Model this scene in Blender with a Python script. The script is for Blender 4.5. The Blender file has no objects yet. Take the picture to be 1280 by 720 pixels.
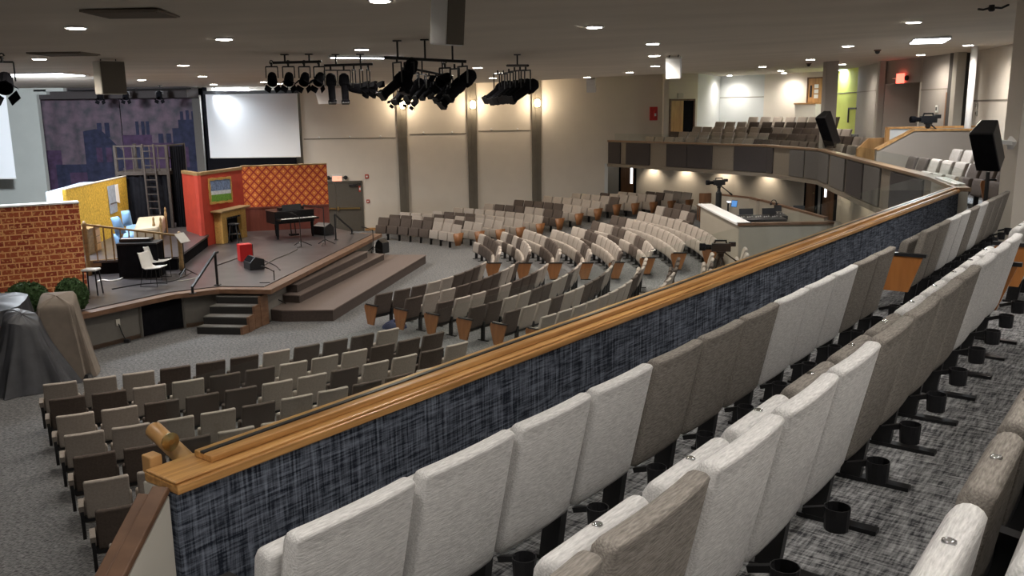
import bpy, math, random
from mathutils import Vector, Matrix
random.seed(7)
sc = bpy.context.scene
col = sc.collection
V = Vector
PI = math.pi
# ------------------------------------------------------------------ camera
F = 1100.0
EYE = V((0, 0, 5.2))
PITCH = math.atan(223 / F)
ROLL = math.atan(.0124)
fwd = V((0, math.cos(PITCH), -math.sin(PITCH)))
r0 = V((1, 0, 0)); u0 = r0.cross(fwd)
RT = r0 * math.cos(ROLL) - u0 * math.sin(ROLL)
UP = u0 * math.cos(ROLL) + r0 * math.sin(ROLL)
cam_d = bpy.data.cameras.new('camera'); cam = bpy.data.objects.new('camera', cam_d); col.objects.link(cam)
cam_d.sensor_width = 36; cam_d.lens = F / 1280 * 36; cam_d.clip_start = .05; cam_d.clip_end = 200
cam.matrix_world = Matrix(((RT.x, UP.x, -fwd.x, EYE.x), (RT.y, UP.y, -fwd.y, EYE.y), (RT.z, UP.z, -fwd.z, EYE.z), (0, 0, 0, 1)))
sc.camera = cam
def ray(x, y): return fwd + RT * ((x - 640) / F) - UP * ((y - 360) / F)
def at(x, y, z):                       # survey point on the level z
    d = ray(x, y); return EYE + d * ((z - EYE.z) / d.z)
def aty(x, y, Y):                      # survey point on the plane y = Y
    d = ray(x, y); return EYE + d * (Y / d.y)
def atp(x, y, p, n):                   # survey point on a vertical plane
    d = ray(x, y); n = V(n); return EYE + d * ((V(p) - EYE).dot(n) / d.dot(n))
def proj(p):
    v = V(p) - EYE; z = v.dot(fwd)
    return 640 + F * v.dot(RT) / z, 360 - F * v.dot(UP) / z, z
# ------------------------------------------------------------------ materials
def nodes(name):
    m = bpy.data.materials.new(name); m.use_nodes = True
    nt = m.node_tree; b = nt.nodes['Principled BSDF']
    return m, nt, b
def c4(c): return (c[0], c[1], c[2], 1)
def mat(name, c, rough=.6, metal=0, var=.0, scale=8, bump=0, spec=.4, stretch=(1, 1, 1)):
    m, nt, b = nodes(name)
    b.inputs['Roughness'].default_value = rough; b.inputs['Metallic'].default_value = metal
    b.inputs['Specular IOR Level'].default_value = spec
    tc = nt.nodes.new('ShaderNodeTexCoord'); mp = nt.nodes.new('ShaderNodeMapping'); mp.inputs['Scale'].default_value = stretch
    nt.links.new(tc.outputs['Object'], mp.inputs['Vector'])
    n = nt.nodes.new('ShaderNodeTexNoise'); n.inputs['Scale'].default_value = scale; n.inputs['Detail'].default_value = 4
    nt.links.new(mp.outputs['Vector'], n.inputs['Vector'])
    r = nt.nodes.new('ShaderNodeValToRGB')
    r.color_ramp.elements[0].position = .3; r.color_ramp.elements[1].position = .7
    r.color_ramp.elements[0].color = c4([x * (1 - var) for x in c]); r.color_ramp.elements[1].color = c4([min(1, x * (1 + var)) for x in c])
    nt.links.new(n.outputs['Fac'], r.inputs['Fac']); nt.links.new(r.outputs['Color'], b.inputs['Base Color'])
    if bump:
        bp = nt.nodes.new('ShaderNodeBump'); bp.inputs['Strength'].default_value = bump; bp.inputs['Distance'].default_value = .01
        nt.links.new(n.outputs['Fac'], bp.inputs['Height']); nt.links.new(bp.outputs['Normal'], b.inputs['Normal'])
    return m
def weave(name, dark, light, rot=0, sa=(90, 8, 8), sb=(8, 90, 90), lo=.42, hi=.68, rough=.95, wear=.25):
    """carpet of crossed streaks"""
    m, nt, b = nodes(name); b.inputs['Roughness'].default_value = rough; b.inputs['Specular IOR Level'].default_value = .1
    tc = nt.nodes.new('ShaderNodeTexCoord')
    mr = nt.nodes.new('ShaderNodeMapping'); mr.inputs['Rotation'].default_value = (0, 0, rot)
    nt.links.new(tc.outputs['Object'], mr.inputs['Vector'])
    outs = []
    for s in (sa, sb):
        mp = nt.nodes.new('ShaderNodeMapping'); mp.inputs['Scale'].default_value = s
        nt.links.new(mr.outputs['Vector'], mp.inputs['Vector'])
        n = nt.nodes.new('ShaderNodeTexNoise'); n.inputs['Scale'].default_value = 1; n.inputs['Detail'].default_value = 3; n.inputs['Roughness'].default_value = .65
        nt.links.new(mp.outputs['Vector'], n.inputs['Vector']); outs.append(n.outputs['Fac'])
    mx = nt.nodes.new('ShaderNodeMath'); mx.operation = 'ADD'
    nt.links.new(outs[0], mx.inputs[0]); nt.links.new(outs[1], mx.inputs[1])
    hf = nt.nodes.new('ShaderNodeMath'); hf.operation = 'MULTIPLY'; hf.inputs[1].default_value = .5
    nt.links.new(mx.outputs[0], hf.inputs[0])
    r = nt.nodes.new('ShaderNodeValToRGB'); r.color_ramp.elements[0].position = lo; r.color_ramp.elements[1].position = hi
    r.color_ramp.elements[0].color = c4(dark); r.color_ramp.elements[1].color = c4(light)
    nt.links.new(hf.outputs[0], r.inputs['Fac'])
    n2 = nt.nodes.new('ShaderNodeTexNoise'); n2.inputs['Scale'].default_value = 1.3
    nt.links.new(tc.outputs['Object'], n2.inputs['Vector'])
    mm = nt.nodes.new('ShaderNodeMix'); mm.data_type = 'RGBA'; mm.blend_type = 'MULTIPLY'; mm.inputs['Factor'].default_value = wear
    nt.links.new(r.outputs['Color'], mm.inputs[6]); nt.links.new(n2.outputs['Color'], mm.inputs[7])
    hs = nt.nodes.new('ShaderNodeRGBToBW'); nt.links.new(n2.outputs['Color'], hs.inputs['Color']); nt.links.new(hs.outputs['Val'], mm.inputs[7])
    nt.links.new(mm.outputs[2], b.inputs['Base Color'])
    bp = nt.nodes.new('ShaderNodeBump'); bp.inputs['Strength'].default_value = .3; bp.inputs['Distance'].default_value = .004
    nt.links.new(hf.outputs[0], bp.inputs['Height']); nt.links.new(bp.outputs['Normal'], b.inputs['Normal'])
    return m
def wood(name, c1, c2, rot=0, rough=.4, stretch=(1.2, 30, 30)):
    m, nt, b = nodes(name); b.inputs['Roughness'].default_value = rough
    tc = nt.nodes.new('ShaderNodeTexCoord'); mr = nt.nodes.new('ShaderNodeMapping'); mr.inputs['Rotation'].default_value = (0, 0, rot)
    mp = nt.nodes.new('ShaderNodeMapping'); mp.inputs['Scale'].default_value = stretch
    nt.links.new(tc.outputs['Object'], mr.inputs['Vector']); nt.links.new(mr.outputs['Vector'], mp.inputs['Vector'])
    n = nt.nodes.new('ShaderNodeTexNoise'); n.inputs['Scale'].default_value = 1.5; n.inputs['Detail'].default_value = 5
    nt.links.new(mp.outputs['Vector'], n.inputs['Vector'])
    r = nt.nodes.new('ShaderNodeValToRGB'); r.color_ramp.elements[0].position = .35; r.color_ramp.elements[1].position = .65
    r.color_ramp.elements[0].color = c4(c1); r.color_ramp.elements[1].color = c4(c2)
    nt.links.new(n.outputs['Fac'], r.inputs['Fac']); nt.links.new(r.outputs['Color'], b.inputs['Base Color'])
    return m
def emit(name, c, s):
    m, nt, b = nodes(name)
    b.inputs['Base Color'].default_value = c4(c); b.inputs['Emission Color'].default_value = c4(c); b.inputs['Emission Strength'].default_value = s
    tc = nt.nodes.new('ShaderNodeTexCoord')
    return m
def glass(name, tint=(.955, .975, .965), f=.05):
    m = bpy.data.materials.new(name); m.use_nodes = True; nt = m.node_tree; nt.nodes.clear()
    o = nt.nodes.new('ShaderNodeOutputMaterial'); mx = nt.nodes.new('ShaderNodeMixShader')
    t = nt.nodes.new('ShaderNodeBsdfTransparent'); t.inputs['Color'].default_value = c4(tint)
    g = nt.nodes.new('ShaderNodeBsdfGlossy'); g.inputs['Roughness'].default_value = .02
    lw = nt.nodes.new('ShaderNodeLayerWeight'); lw.inputs['Blend'].default_value = .5
    pw = nt.nodes.new('ShaderNodeMath'); pw.operation = 'POWER'; pw.inputs[1].default_value = 5; nt.links.new(lw.outputs['Facing'], pw.inputs[0])
    ma = nt.nodes.new('ShaderNodeMath'); ma.operation = 'MULTIPLY_ADD'; ma.inputs[1].default_value = .18; ma.inputs[2].default_value = .025; nt.links.new(pw.outputs[0], ma.inputs[0])
    nt.links.new(ma.outputs[0], mx.inputs['Fac']); nt.links.new(t.outputs[0], mx.inputs[1]); nt.links.new(g.outputs[0], mx.inputs[2])
    nt.links.new(mx.outputs[0], o.inputs['Surface'])
    return m
ANG = math.atan2(.795, .607)
M = {}
M['light_fabric'] = mat('light_grey_fabric', (.66, .65, .64), .95, var=.2, scale=170, bump=.4, spec=.1, stretch=(.14, 1, 1))
M['taupe_fabric'] = mat('taupe_fabric', (.255, .232, .208), .95, var=.34, scale=170, bump=.4, spec=.1, stretch=(.14, 1, 1))
M['floor_light'] = mat('warm_grey_fabric', (.37, .325, .285), .95, var=.1, scale=40, spec=.1)
M['floor_dark'] = mat('dark_brown_fabric', (.098, .078, .067), .95, var=.15, scale=40, spec=.1)
M['black'] = mat('black_metal', (.012, .012, .013), .45, var=.2)
M['plastic'] = mat('black_plastic', (.018, .018, .02), .35, var=.1)
M['matte_black'] = mat('matte_black_cloth', (.008, .008, .01), .95, var=.2, spec=.05)
M['chrome'] = mat('chrome', (.55, .55, .57), .15, metal=1)
M['brass'] = mat('brass', (.6, .45, .2), .3, metal=1)
M['end_wood'] = wood('cherry_end_panel', (.36, .135, .035), (.46, .185, .05), 0, .35, (8, 8, 1.5))
M['floor_end'] = wood('brown_end_panel', (.2, .08, .03), (.27, .115, .04), 0, .4, (8, 8, 1.5))
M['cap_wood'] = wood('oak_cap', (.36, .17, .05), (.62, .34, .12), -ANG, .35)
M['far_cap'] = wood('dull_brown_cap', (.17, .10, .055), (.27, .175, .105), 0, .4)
M['oak'] = wood('oak', (.42, .22, .08), (.58, .33, .13), 0, .4, (6, 6, 1.2))
M['brown_trim'] = wood('brown_stained_trim', (.11, .055, .03), (.17, .09, .05), 0, .5, (3, 3, 10))
M['dark_wood'] = mat('dark_brown_timber', (.032, .024, .02), .8, var=.15)
M['set_wood'] = wood('set_pine', (.2, .125, .05), (.3, .19, .08), 0, .55, (3, 3, 10))
M['tweed'] = weave('blue_grey_tweed_carpet', (.018, .022, .033), (.235, .265, .33), -ANG, (75, 75, 4), (6, 6, 85), .42, .67)
M['balc_carpet'] = weave('grey_crosshatch_carpet', (.04, .041, .046), (.52, .52, .52), -ANG, (7, 62, 9), (62, 7, 9), .40, .68)
M['floor_carpet'] = weave('grey_hall_carpet', (.055, .056, .06), (.33, .33, .33), .3, (13, 44, 20), (44, 13, 20), .36, .66, wear=.3)
M['cream'] = mat('cream_wall_paint', (.69, .64, .57), .85, var=.02, scale=2)
M['cream2'] = mat('end_wall_paint', (.50, .475, .42), .85, var=.02, scale=2)
M['cool_wall'] = mat('cool_pale_wall', (.62, .65, .66), .85, var=.02, scale=2)  # in the balcony nook the cool tint is fluorescent light in the colour
M['grey_wall'] = mat('stage_grey_paint', (.40, .42, .40), .85, var=.03, scale=2)
M['taupe_wall'] = mat('taupe_wall_paint', (.36, .33, .30), .85, var=.02, scale=2)
M['booth'] = mat('booth_paint', (.36, .325, .27), .85, var=.02, scale=2)
M['piano'] = mat('black_lacquer', (.006, .006, .007), .3, var=.1, spec=.25)
M['knee'] = mat('knee_wall_paint', (.31, .26, .215), .85, var=.02, scale=2)
M['green_wall'] = mat('lime_wall_paint', (.62, .68, .16), .85, var=.02, scale=2)
M['pilaster'] = mat('olive_taupe_pilaster', (.145, .13, .105), .6, var=.08, scale=3)
M['seam'] = mat('wall_seam', (.2, .18, .15), .8)
M['ceiling'] = mat('ceiling_plaster', (.62, .56, .48), .95, var=.07, scale=1.2, stretch=(.25, 1, 1))
M['vent'] = mat('brown_vent', (.22, .185, .15), .7)
M['stage_floor'] = mat('painted_stage_floor', (.06, .053, .055), .32, var=.3, scale=2.2, spec=.5)
M['stage_face'] = mat('stage_front_panel', (.15, .14, .125), .7, var=.05)
M['step_carpet'] = mat('brown_step_carpet', (.155, .12, .105), .95, var=.1, scale=30)
M['step_riser'] = mat('dark_step_riser', (.055, .04, .035), .9, var=.15, scale=20)
M['stair_tread'] = mat('charcoal_stair_carpet', (.14, .135, .125), .95, var=.15, scale=30)
M['stair_riser'] = mat('black_stair_riser', (.018, .017, .017), .9)
M['white'] = mat('white_plastic', (.78, .77, .74), .4, var=.02)
M['white_trim'] = mat('white_paint', (.8, .8, .8), .6, var=.02)
M['screen'] = mat('projection_screen', (.86, .89, .93), .8)
M['panel_dark'] = mat('charcoal_acoustic_panel', (.05, .043, .043), .95, var=.1, scale=30)
M['panel_grey'] = mat('grey_acoustic_panel', (.115, .108, .102), .95, var=.1, scale=30)
M['panel_taupe'] = mat('taupe_fascia', (.2, .17, .135), .9, var=.06, scale=20)
M['door_wood'] = wood('red_brown_door', (.17, .075, .03), (.25, .115, .05), 0, .4, (6, 6, 1))
M['door_oak'] = wood('oak_door', (.36, .19, .07), (.5, .28, .11), 0, .4, (6, 6, 1))
M['door_grey'] = mat('grey_brown_door', (.095, .085, .07), .5, var=.05)
M['red'] = mat('red_paint', (.42, .045, .025), .7, var=.1, scale=4)
M['red_gloss'] = mat('red_enamel', (.5, .02, .02), .35, var=.05)
M['maroon'] = mat('maroon_wainscot', (.17, .045, .03), .6, var=.15, scale=6, stretch=(6, 6, .5))
M['yellow'] = mat('mottled_yellow_paint', (.60, .38, .045), .8, var=.3, scale=16)
M['pale_blue'] = mat('pale_blue_paint', (.33, .39, .46), .8, var=.15, scale=10)
M['pillow'] = mat('light_blue_cotton', (.2, .36, .6), .9, var=.06, scale=5)
M['quilt'] = mat('cream_quilt', (.46, .39, .29), .95, var=.06, scale=8)
M['gold'] = mat('gold_paint', (.55, .34, .10), .5, var=.2, scale=20)
M['leaf'] = mat('dark_green_leaf', (.035, .075, .022), .8, var=.5, scale=30)
M['cover_taupe'] = mat('taupe_dust_cover', (.215, .18, .15), .85, var=.1, scale=5)
M['cover_grey'] = mat('grey_dust_cover', (.045, .047, .055), .5, var=.2, scale=5)
M['glass'] = glass('clear_glass')
M['lamp'] = emit('lamp_lens', (1, .93, .82), 28)
M['tube'] = emit('fluorescent_lens', (.9, .95, 1), 14)
M['sconce_glow'] = emit('sconce_glass', (1, .8, .5), 26)
M['exit_red'] = emit('exit_red_glow', (1, .12, .08), 3)
M['exit_warm'] = emit('exit_face', (1, .42, .28), .75)
M['white_glow'] = emit('lit_table_top', (.85, .92, 1), 1.0)
M['blue_glow'] = emit('tablet_screen', (.06, .2, .5), .5)
M['window_glow'] = emit('door_light_slot', (.9, .95, 1), 2.5)
M['paper'] = mat('paper', (.8, .8, .78), .8)
M['lip'] = mat('beige_speaker_paint', (.52, .49, .43), .6, var=.03)
M['speaker_front'] = mat('grey_brown_speaker_grille', (.15, .135, .115), .9, var=.06, scale=60)
# ---- painted scenery
def brick_mat():
    m, nt, b = nodes('painted_brick'); b.inputs['Roughness'].default_value = .8
    tc = nt.nodes.new('ShaderNodeTexCoord'); mp = nt.nodes.new('ShaderNodeMapping'); mp.inputs['Rotation'].default_value = (PI / 2, 0, 0)
    nt.links.new(tc.outputs['Object'], mp.inputs['Vector'])
    br = nt.nodes.new('ShaderNodeTexBrick'); br.inputs['Scale'].default_value = 1
    br.inputs['Brick Width'].default_value = .26; br.inputs['Row Height'].default_value = .135; br.inputs['Mortar Size'].default_value = .017; br.inputs['Mortar Smooth'].default_value = .4
    br.inputs['Color1'].default_value = (.30, .035, .015, 1); br.inputs['Color2'].default_value = (.52, .12, .04, 1); br.inputs['Mortar'].default_value = (.85, .46, .2, 1)
    nt.links.new(mp.outputs['Vector'], br.inputs['Vector'])
    n = nt.nodes.new('ShaderNodeTexNoise'); n.inputs['Scale'].default_value = 14; nt.links.new(tc.outputs['Object'], n.inputs['Vector'])
    r = nt.nodes.new('ShaderNodeValToRGB'); r.color_ramp.elements[0].position = .54; r.color_ramp.elements[1].position = .64
    nt.links.new(n.outputs['Fac'], r.inputs['Fac'])
    mx = nt.nodes.new('ShaderNodeMix'); mx.data_type = 'RGBA'; nt.links.new(r.outputs['Color'], mx.inputs['Factor'])
    nt.links.new(br.outputs['Color'], mx.inputs[6]); mx.inputs[7].default_value = (.78, .38, .15, 1)
    nt.links.new(mx.outputs[2], b.inputs['Base Color']); return m
def diamond_mat():
    """orange ogee lattice with darker red lines, in the panel's own x / z"""
    m, nt, b = nodes('orange_lattice_wallpaper'); b.inputs['Roughness'].default_value = .8
    tc = nt.nodes.new('ShaderNodeTexCoord'); sp = nt.nodes.new('ShaderNodeSeparateXYZ'); nt.links.new(tc.outputs['Object'], sp.inputs[0])
    def mth(op, a, bb=None):
        n = nt.nodes.new('ShaderNodeMath'); n.operation = op
        for i, q in enumerate((a, bb)):
            if q is None: continue
            if isinstance(q, (int, float)): n.inputs[i].default_value = q
            else: nt.links.new(q, n.inputs[i])
        return n.outputs[0]
    x = mth('MULTIPLY', sp.outputs[0], 1 / .30); z = mth('MULTIPLY', sp.outputs[2], 1 / .33)
    a = mth('ABSOLUTE', mth('SUBTRACT', mth('FRACT', mth('ADD', x, z)), .5)); c = mth('ABSOLUTE', mth('SUBTRACT', mth('FRACT', mth('SUBTRACT', x, z)), .5))
    mxx = mth('MAXIMUM', a, c); mn = mth('ADD', a, c)
    line = mth('GREATER_THAN', mxx, .395)
    mid = mth('LESS_THAN', mn, .16)
    n = nt.nodes.new('ShaderNodeTexNoise'); n.inputs['Scale'].default_value = 5; nt.links.new(tc.outputs['Object'], n.inputs['Vector'])
    base = nt.nodes.new('ShaderNodeValToRGB'); base.color_ramp.elements[0].color = (.52, .12, .022, 1); base.color_ramp.elements[1].color = (.74, .23, .045, 1)
    nt.links.new(n.outputs['Fac'], base.inputs['Fac'])
    m1 = nt.nodes.new('ShaderNodeMix'); m1.data_type = 'RGBA'; nt.links.new(mid, m1.inputs['Factor']); nt.links.new(base.outputs['Color'], m1.inputs[6]); m1.inputs[7].default_value = (.86, .42, .12, 1)
    m2 = nt.nodes.new('ShaderNodeMix'); m2.data_type = 'RGBA'; nt.links.new(line, m2.inputs['Factor']); nt.links.new(m1.outputs[2], m2.inputs[6]); m2.inputs[7].default_value = (.32, .028, .015, 1)
    nt.links.new(m2.outputs[2], b.inputs['Base Color']); return m
def cloth_sky_mat():
    """purple sky wash, top to bottom of the painted cloth"""
    m, nt, b = nodes('painted_dusk_cloth'); b.inputs['Roughness'].default_value = .95
    tc = nt.nodes.new('ShaderNodeTexCoord')
    n = nt.nodes.new('ShaderNodeTexNoise'); n.inputs['Scale'].default_value = 2.5; n.inputs['Detail'].default_value = 6; nt.links.new(tc.outputs['Object'], n.inputs['Vector'])
    r = nt.nodes.new('ShaderNodeValToRGB'); r.color_ramp.elements[0].position = .35; r.color_ramp.elements[1].position = .65
    r.color_ramp.elements[0].color = (.07, .064, .078, 1); r.color_ramp.elements[1].color = (.155, .108, .14, 1)
    nt.links.new(n.outputs['Fac'], r.inputs['Fac']); nt.links.new(r.outputs['Color'], b.inputs['Base Color']); return m
M['brick'] = brick_mat(); M['diamond'] = diamond_mat(); M['cloth_sky'] = cloth_sky_mat()
M['cloth_house'] = mat('painted_dark_blue', (.026, .029, .06), .95, var=.35, scale=4)
M['cloth_house2'] = mat('painted_plum', (.062, .036, .075), .95, var=.3, scale=4)
M['paint_sky'] = mat('painted_blue_sky', (.16, .24, .42), .7, var=.5, scale=14)
M['paint_grass'] = mat('painted_grass', (.13, .32, .04), .7, var=.4, scale=25)
M['paint_cloud'] = mat('painted_cloud', (.6, .68, .75), .7, var=.2, scale=12)
# ------------------------------------------------------------------ mesh helper
class MB:
    def __init__(s): s.v = []; s.f = []; s.smooth = False
    def add(s, vs, fs):
        o = len(s.v); s.v += [V(p) for p in vs]; s.f += [tuple(i + o for i in f) for f in fs]; return s
    def frame(s, c, hx, hy, hz, X, Y, Z):
        c = V(c); X = V(X) * hx; Y = V(Y) * hy; Z = V(Z) * hz
        vs = [c + X * a + Y * b + Z * d for a in (-1, 1) for b in (-1, 1) for d in (-1, 1)]
        return s.add(vs, [(0, 1, 3, 2), (4, 6, 7, 5), (0, 4, 5, 1), (2, 3, 7, 6), (0, 2, 6, 4), (1, 5, 7, 3)])
    def box(s, c, size, rz=0, tilt=None):
        R = Matrix.Rotation(rz, 3, 'Z')
        if tilt: R = R @ Matrix.Rotation(tilt[1], 3, tilt[0])
        return s.frame(c, size[0] / 2, size[1] / 2, size[2] / 2, R @ V((1, 0, 0)), R @ V((0, 1, 0)), R @ V((0, 0, 1)))
    def bar(s, p, q, w, h=None, up=(0, 0, 1)):
        p = V(p); q = V(q); h = h or w; Z = (q - p); L = Z.length; Z.normalize(); u = V(up)
        if abs(Z.dot(u)) > .95: u = V((0, 1, 0))
        X = Z.cross(u).normalized(); Y = X.cross(Z)
        return s.frame((p + q) / 2, w / 2, h / 2, L / 2, X, Y, Z)
    def tube(s, pts, r, n=8, cap=True, radii=None):
        pts = [V(p) for p in pts]; rings = []; b = len(s.v)
        for i, p in enumerate(pts):
            t = (pts[min(i + 1, len(pts) - 1)] - pts[max(i - 1, 0)]).normalized()
            u = V((0, 0, 1)) if abs(t.z) < .9 else V((1, 0, 0))
            X = t.cross(u).normalized(); Y = X.cross(t); rr = radii[i] if radii else r
            s.v += [p + X * rr * math.cos(2 * PI * k / n) + Y * rr * math.sin(2 * PI * k / n) for k in range(n)]
        for i in range(len(pts) - 1):
            for k in range(n): s.f.append((b + i * n + k, b + i * n + (k + 1) % n, b + (i + 1) * n + (k + 1) % n, b + (i + 1) * n + k))
        if cap: s.f.append(tuple(b + k for k in range(n))[::-1]); s.f.append(tuple(b + (len(pts) - 1) * n + k for k in range(n)))
        return s
    def lathe(s, c, prof, n=16, axis=None):
        c = V(c); Z = V(axis).normalized() if axis else V((0, 0, 1)); u = V((1, 0, 0)) if abs(Z.x) < .9 else V((0, 1, 0))
        X = u.cross(Z).normalized(); Y = Z.cross(X); b = len(s.v)
        for r, h in prof: s.v += [c + Z * h + (X * math.cos(2 * PI * k / n) + Y * math.sin(2 * PI * k / n)) * max(r, 1e-4) for k in range(n)]
        for i in range(len(prof) - 1):
            for k in range(n): s.f.append((b + i * n + k, b + i * n + (k + 1) % n, b + (i + 1) * n + (k + 1) % n, b + (i + 1) * n + k))
        s.f.append(tuple(b + k for k in range(n))[::-1]); s.f.append(tuple(b + (len(prof) - 1) * n + k for k in range(n)))
        return s
    def prism(s, poly, z0, z1):
        n = len(poly); b = [V((p[0], p[1], z0)) for p in poly] + [V((p[0], p[1], z1)) for p in poly]
        return s.add(b, [tuple(range(n))[::-1], tuple(range(n, 2 * n))] + [(i, (i + 1) % n, n + (i + 1) % n, n + i) for i in range(n)])
    def extrude(s, poly, d):
        """planar 3-D polygon extruded by the vector d"""
        n = len(poly); d = V(d); b = [V(p) for p in poly] + [V(p) + d for p in poly]
        return s.add(b, [tuple(range(n))[::-1], tuple(range(n, 2 * n))] + [(i, (i + 1) % n, n + (i + 1) % n, n + i) for i in range(n)])
    def slab(s, p, q, th, z0, z1, side=1):
        """upright slab between two plan points, thickness to one side"""
        p = V((p[0], p[1], 0)); q = V((q[0], q[1], 0)); t = (q - p).normalized(); nn = V((-t.y, t.x, 0)) * th * side
        return s.prism([p, q, q + nn, p + nn], z0, z1)
    def grid(s, fn, nu, nv):
        b = len(s.v)
        for i in range(nu + 1):
            for j in range(nv + 1): s.v.append(V(fn(i / nu, j / nv)))
        for i in range(nu):
            for j in range(nv):
                a = b + i * (nv + 1) + j; s.f.append((a, a + nv + 1, a + nv + 2, a + 1))
        return s
    def ball(s, c, r, n=12, m=8, sq=(1, 1, 1)):
        c = V(c)
        return s.grid(lambda u, v: c + V((r * sq[0] * math.sin(PI * v) * math.cos(2 * PI * u), r * sq[1] * math.sin(PI * v) * math.sin(2 * PI * u), r * sq[2] * math.cos(PI * v))), n, m)
    def mesh(s, name, m, off=V((0, 0, 0)), smooth=False, rot=0):
        me = bpy.data.meshes.new(name)
        R = Matrix.Rotation(-rot, 3, 'Z')
        me.from_pydata([tuple(R @ (p - off)) for p in s.v], [], s.f); me.materials.append(m)
        import bmesh
        bm = bmesh.new(); bm.from_mesh(me); bmesh.ops.remove_doubles(bm, verts=bm.verts, dist=1e-5); bmesh.ops.recalc_face_normals(bm, faces=bm.faces); bm.to_mesh(me); bm.free()
        if smooth:
            for p in me.polygons: p.use_smooth = True
        return me
    def build(s, name, m, parent=None, smooth=False, world=True, bevel=0, auto=None):
        """world=True: vertices are given in world space; else in the parent's own space"""
        off = V((0, 0, 0)); rot = 0
        if parent is not None and world:
            p = parent
            chain = V((0, 0, 0))
            while p is not None:
                chain = chain + p.location if p.parent is None else chain + p.location
                rot += p.rotation_euler.z
                p = p.parent
            off = chain
        me = s.mesh(name, m, off, smooth, rot)
        o = bpy.data.objects.new(name, me); col.objects.link(o)
        if parent is not None: o.parent = parent
        if bevel:
            md = o.modifiers.new('bevel', 'BEVEL'); md.width = bevel; md.segments = 2; md.limit_method = 'ANGLE'
        return o
def thing(name, label, cat, loc=(0, 0, 0), rz=0, group=None):
    o = bpy.data.objects.new(name, None); col.objects.link(o); o.location = V(loc); o.rotation_euler = (0, 0, rz)
    o.empty_display_size = .1
    o['label'] = label; o['category'] = cat
    if group: o['group'] = group
    return o
def tag(o, label, cat, group=None, kind=None):
    o['label'] = label; o['category'] = cat
    if group: o['group'] = group
    if kind: o['kind'] = kind
    return o
def base_origin(o, loc):
    """moves a top-level mesh's origin to its base"""
    loc = V(loc); o.data.transform(Matrix.Translation(-loc)); o.location = loc; return o
def struct(o, label=None, cat=None):
    o['kind'] = 'structure'
    if label: o['label'] = label; o['category'] = cat or 'structure'
    return o
def dup(root, loc, rz, label=None, group=None):
    r = root.copy(); col.objects.link(r); r.location = V(loc); r.rotation_euler = (0, 0, rz)
    if label: r['label'] = label
    if group: r['group'] = group
    for ch in kids.get(root.name, root.children):
        c = ch.copy(); col.objects.link(c); c.parent = r
        for g in kids.get(ch.name, ch.children):
            d = g.copy(); col.objects.link(d); d.parent = c
    return r
kids = {}
ORD = ['first', 'second', 'third', 'fourth', 'fifth', 'sixth', 'seventh', 'eighth', 'ninth', 'tenth', 'eleventh', 'twelfth', 'thirteenth', 'fourteenth', 'fifteenth', 'sixteenth', 'seventeenth', 'eighteenth', 'nineteenth', 'twentieth']
ORD += ['twenty-' + w for w in ORD[:9]] + ['thirtieth'] + ['thirty-' + w for w in ORD[:9]] + ['fortieth'] + ['forty-' + w for w in ORD[:9]] + ['fiftieth'] + ['fifty-' + w for w in ORD[:9]]
def light(name, kind, loc, power, color=(1, 1, 1), parent=None, aim=None, **kw):
    d = bpy.data.lights.new(name, kind); d.energy = power; d.color = color
    for k, v in kw.items(): setattr(d, k, v)
    o = bpy.data.objects.new(name, d); col.objects.link(o)
    o.location = V(loc)
    if aim is not None: o.rotation_euler = (V(aim) - V(loc)).to_track_quat('-Z', 'Y').to_euler()
    if parent is not None:
        o.parent = parent; o.location = V(loc) - parent.location
    return o
DLP = 340; NEARK = .95; FARK = 2.3; EXPO = 0.34
# ------------------------------------------------------------------ plan of the hall
FC = V((-10.0, 27.3, 0))                     # centre of the fan of seats
D = V((.607, .795, 0)); N = V((-.795, .607, 0))   # along the near balcony / out over the hall
def ceil_z(x, y):
    R = math.hypot(x - FC.x, y - FC.y); return 6.28 + .42 * min(1, max(0, (R - 13) / 9))
def on_ceiling(px, py):
    z = 6.28
    for _ in range(12): p = at(px, py, z); z = ceil_z(p.x, p.y)
    return V((p.x, p.y, z))
def sstep(a, b, x): t = min(1, max(0, (x - a) / (b - a))); return t * t * (3 - 2 * t)
def floor_z(x, y):
    R = math.hypot(x - FC.x, y - FC.y); a = math.degrees(math.atan2(y - FC.y, x - FC.x))
    return min(.62, max(0, (R - 13.3) * .15)) * sstep(-28, -3, a)
def polar(radii, na, zf, a0=-PI, a1=PI):
    mb = MB(); nr = len(radii)
    mb.grid(lambda u, v: (lambda a, r: (FC.x + r * math.cos(a), FC.y + r * math.sin(a), zf(FC.x + r * math.cos(a), FC.y + r * math.sin(a))))(a0 + (a1 - a0) * u, radii[int(round(v * (nr - 1)))]), na, nr - 1)
    return mb
struct(polar([0, 6, 10, 13, 14, 15.5, 17, 18.5, 20, 22, 26, 34, 46], 96, lambda x, y: ceil_z(x, y)).build('ceiling', M['ceiling'], smooth=True))
fz = lambda x, y: min(floor_z(x, y), .8)
struct(polar([0, 6, 10, 12, 13.3, 14, 14.7, 15.4, 16.1, 16.8, 17.4, 18, 19, 20, 21, 22, 23, 24, 25, 26, 40], 180, fz).build('floor', M['floor_carpet'], smooth=True))
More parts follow.
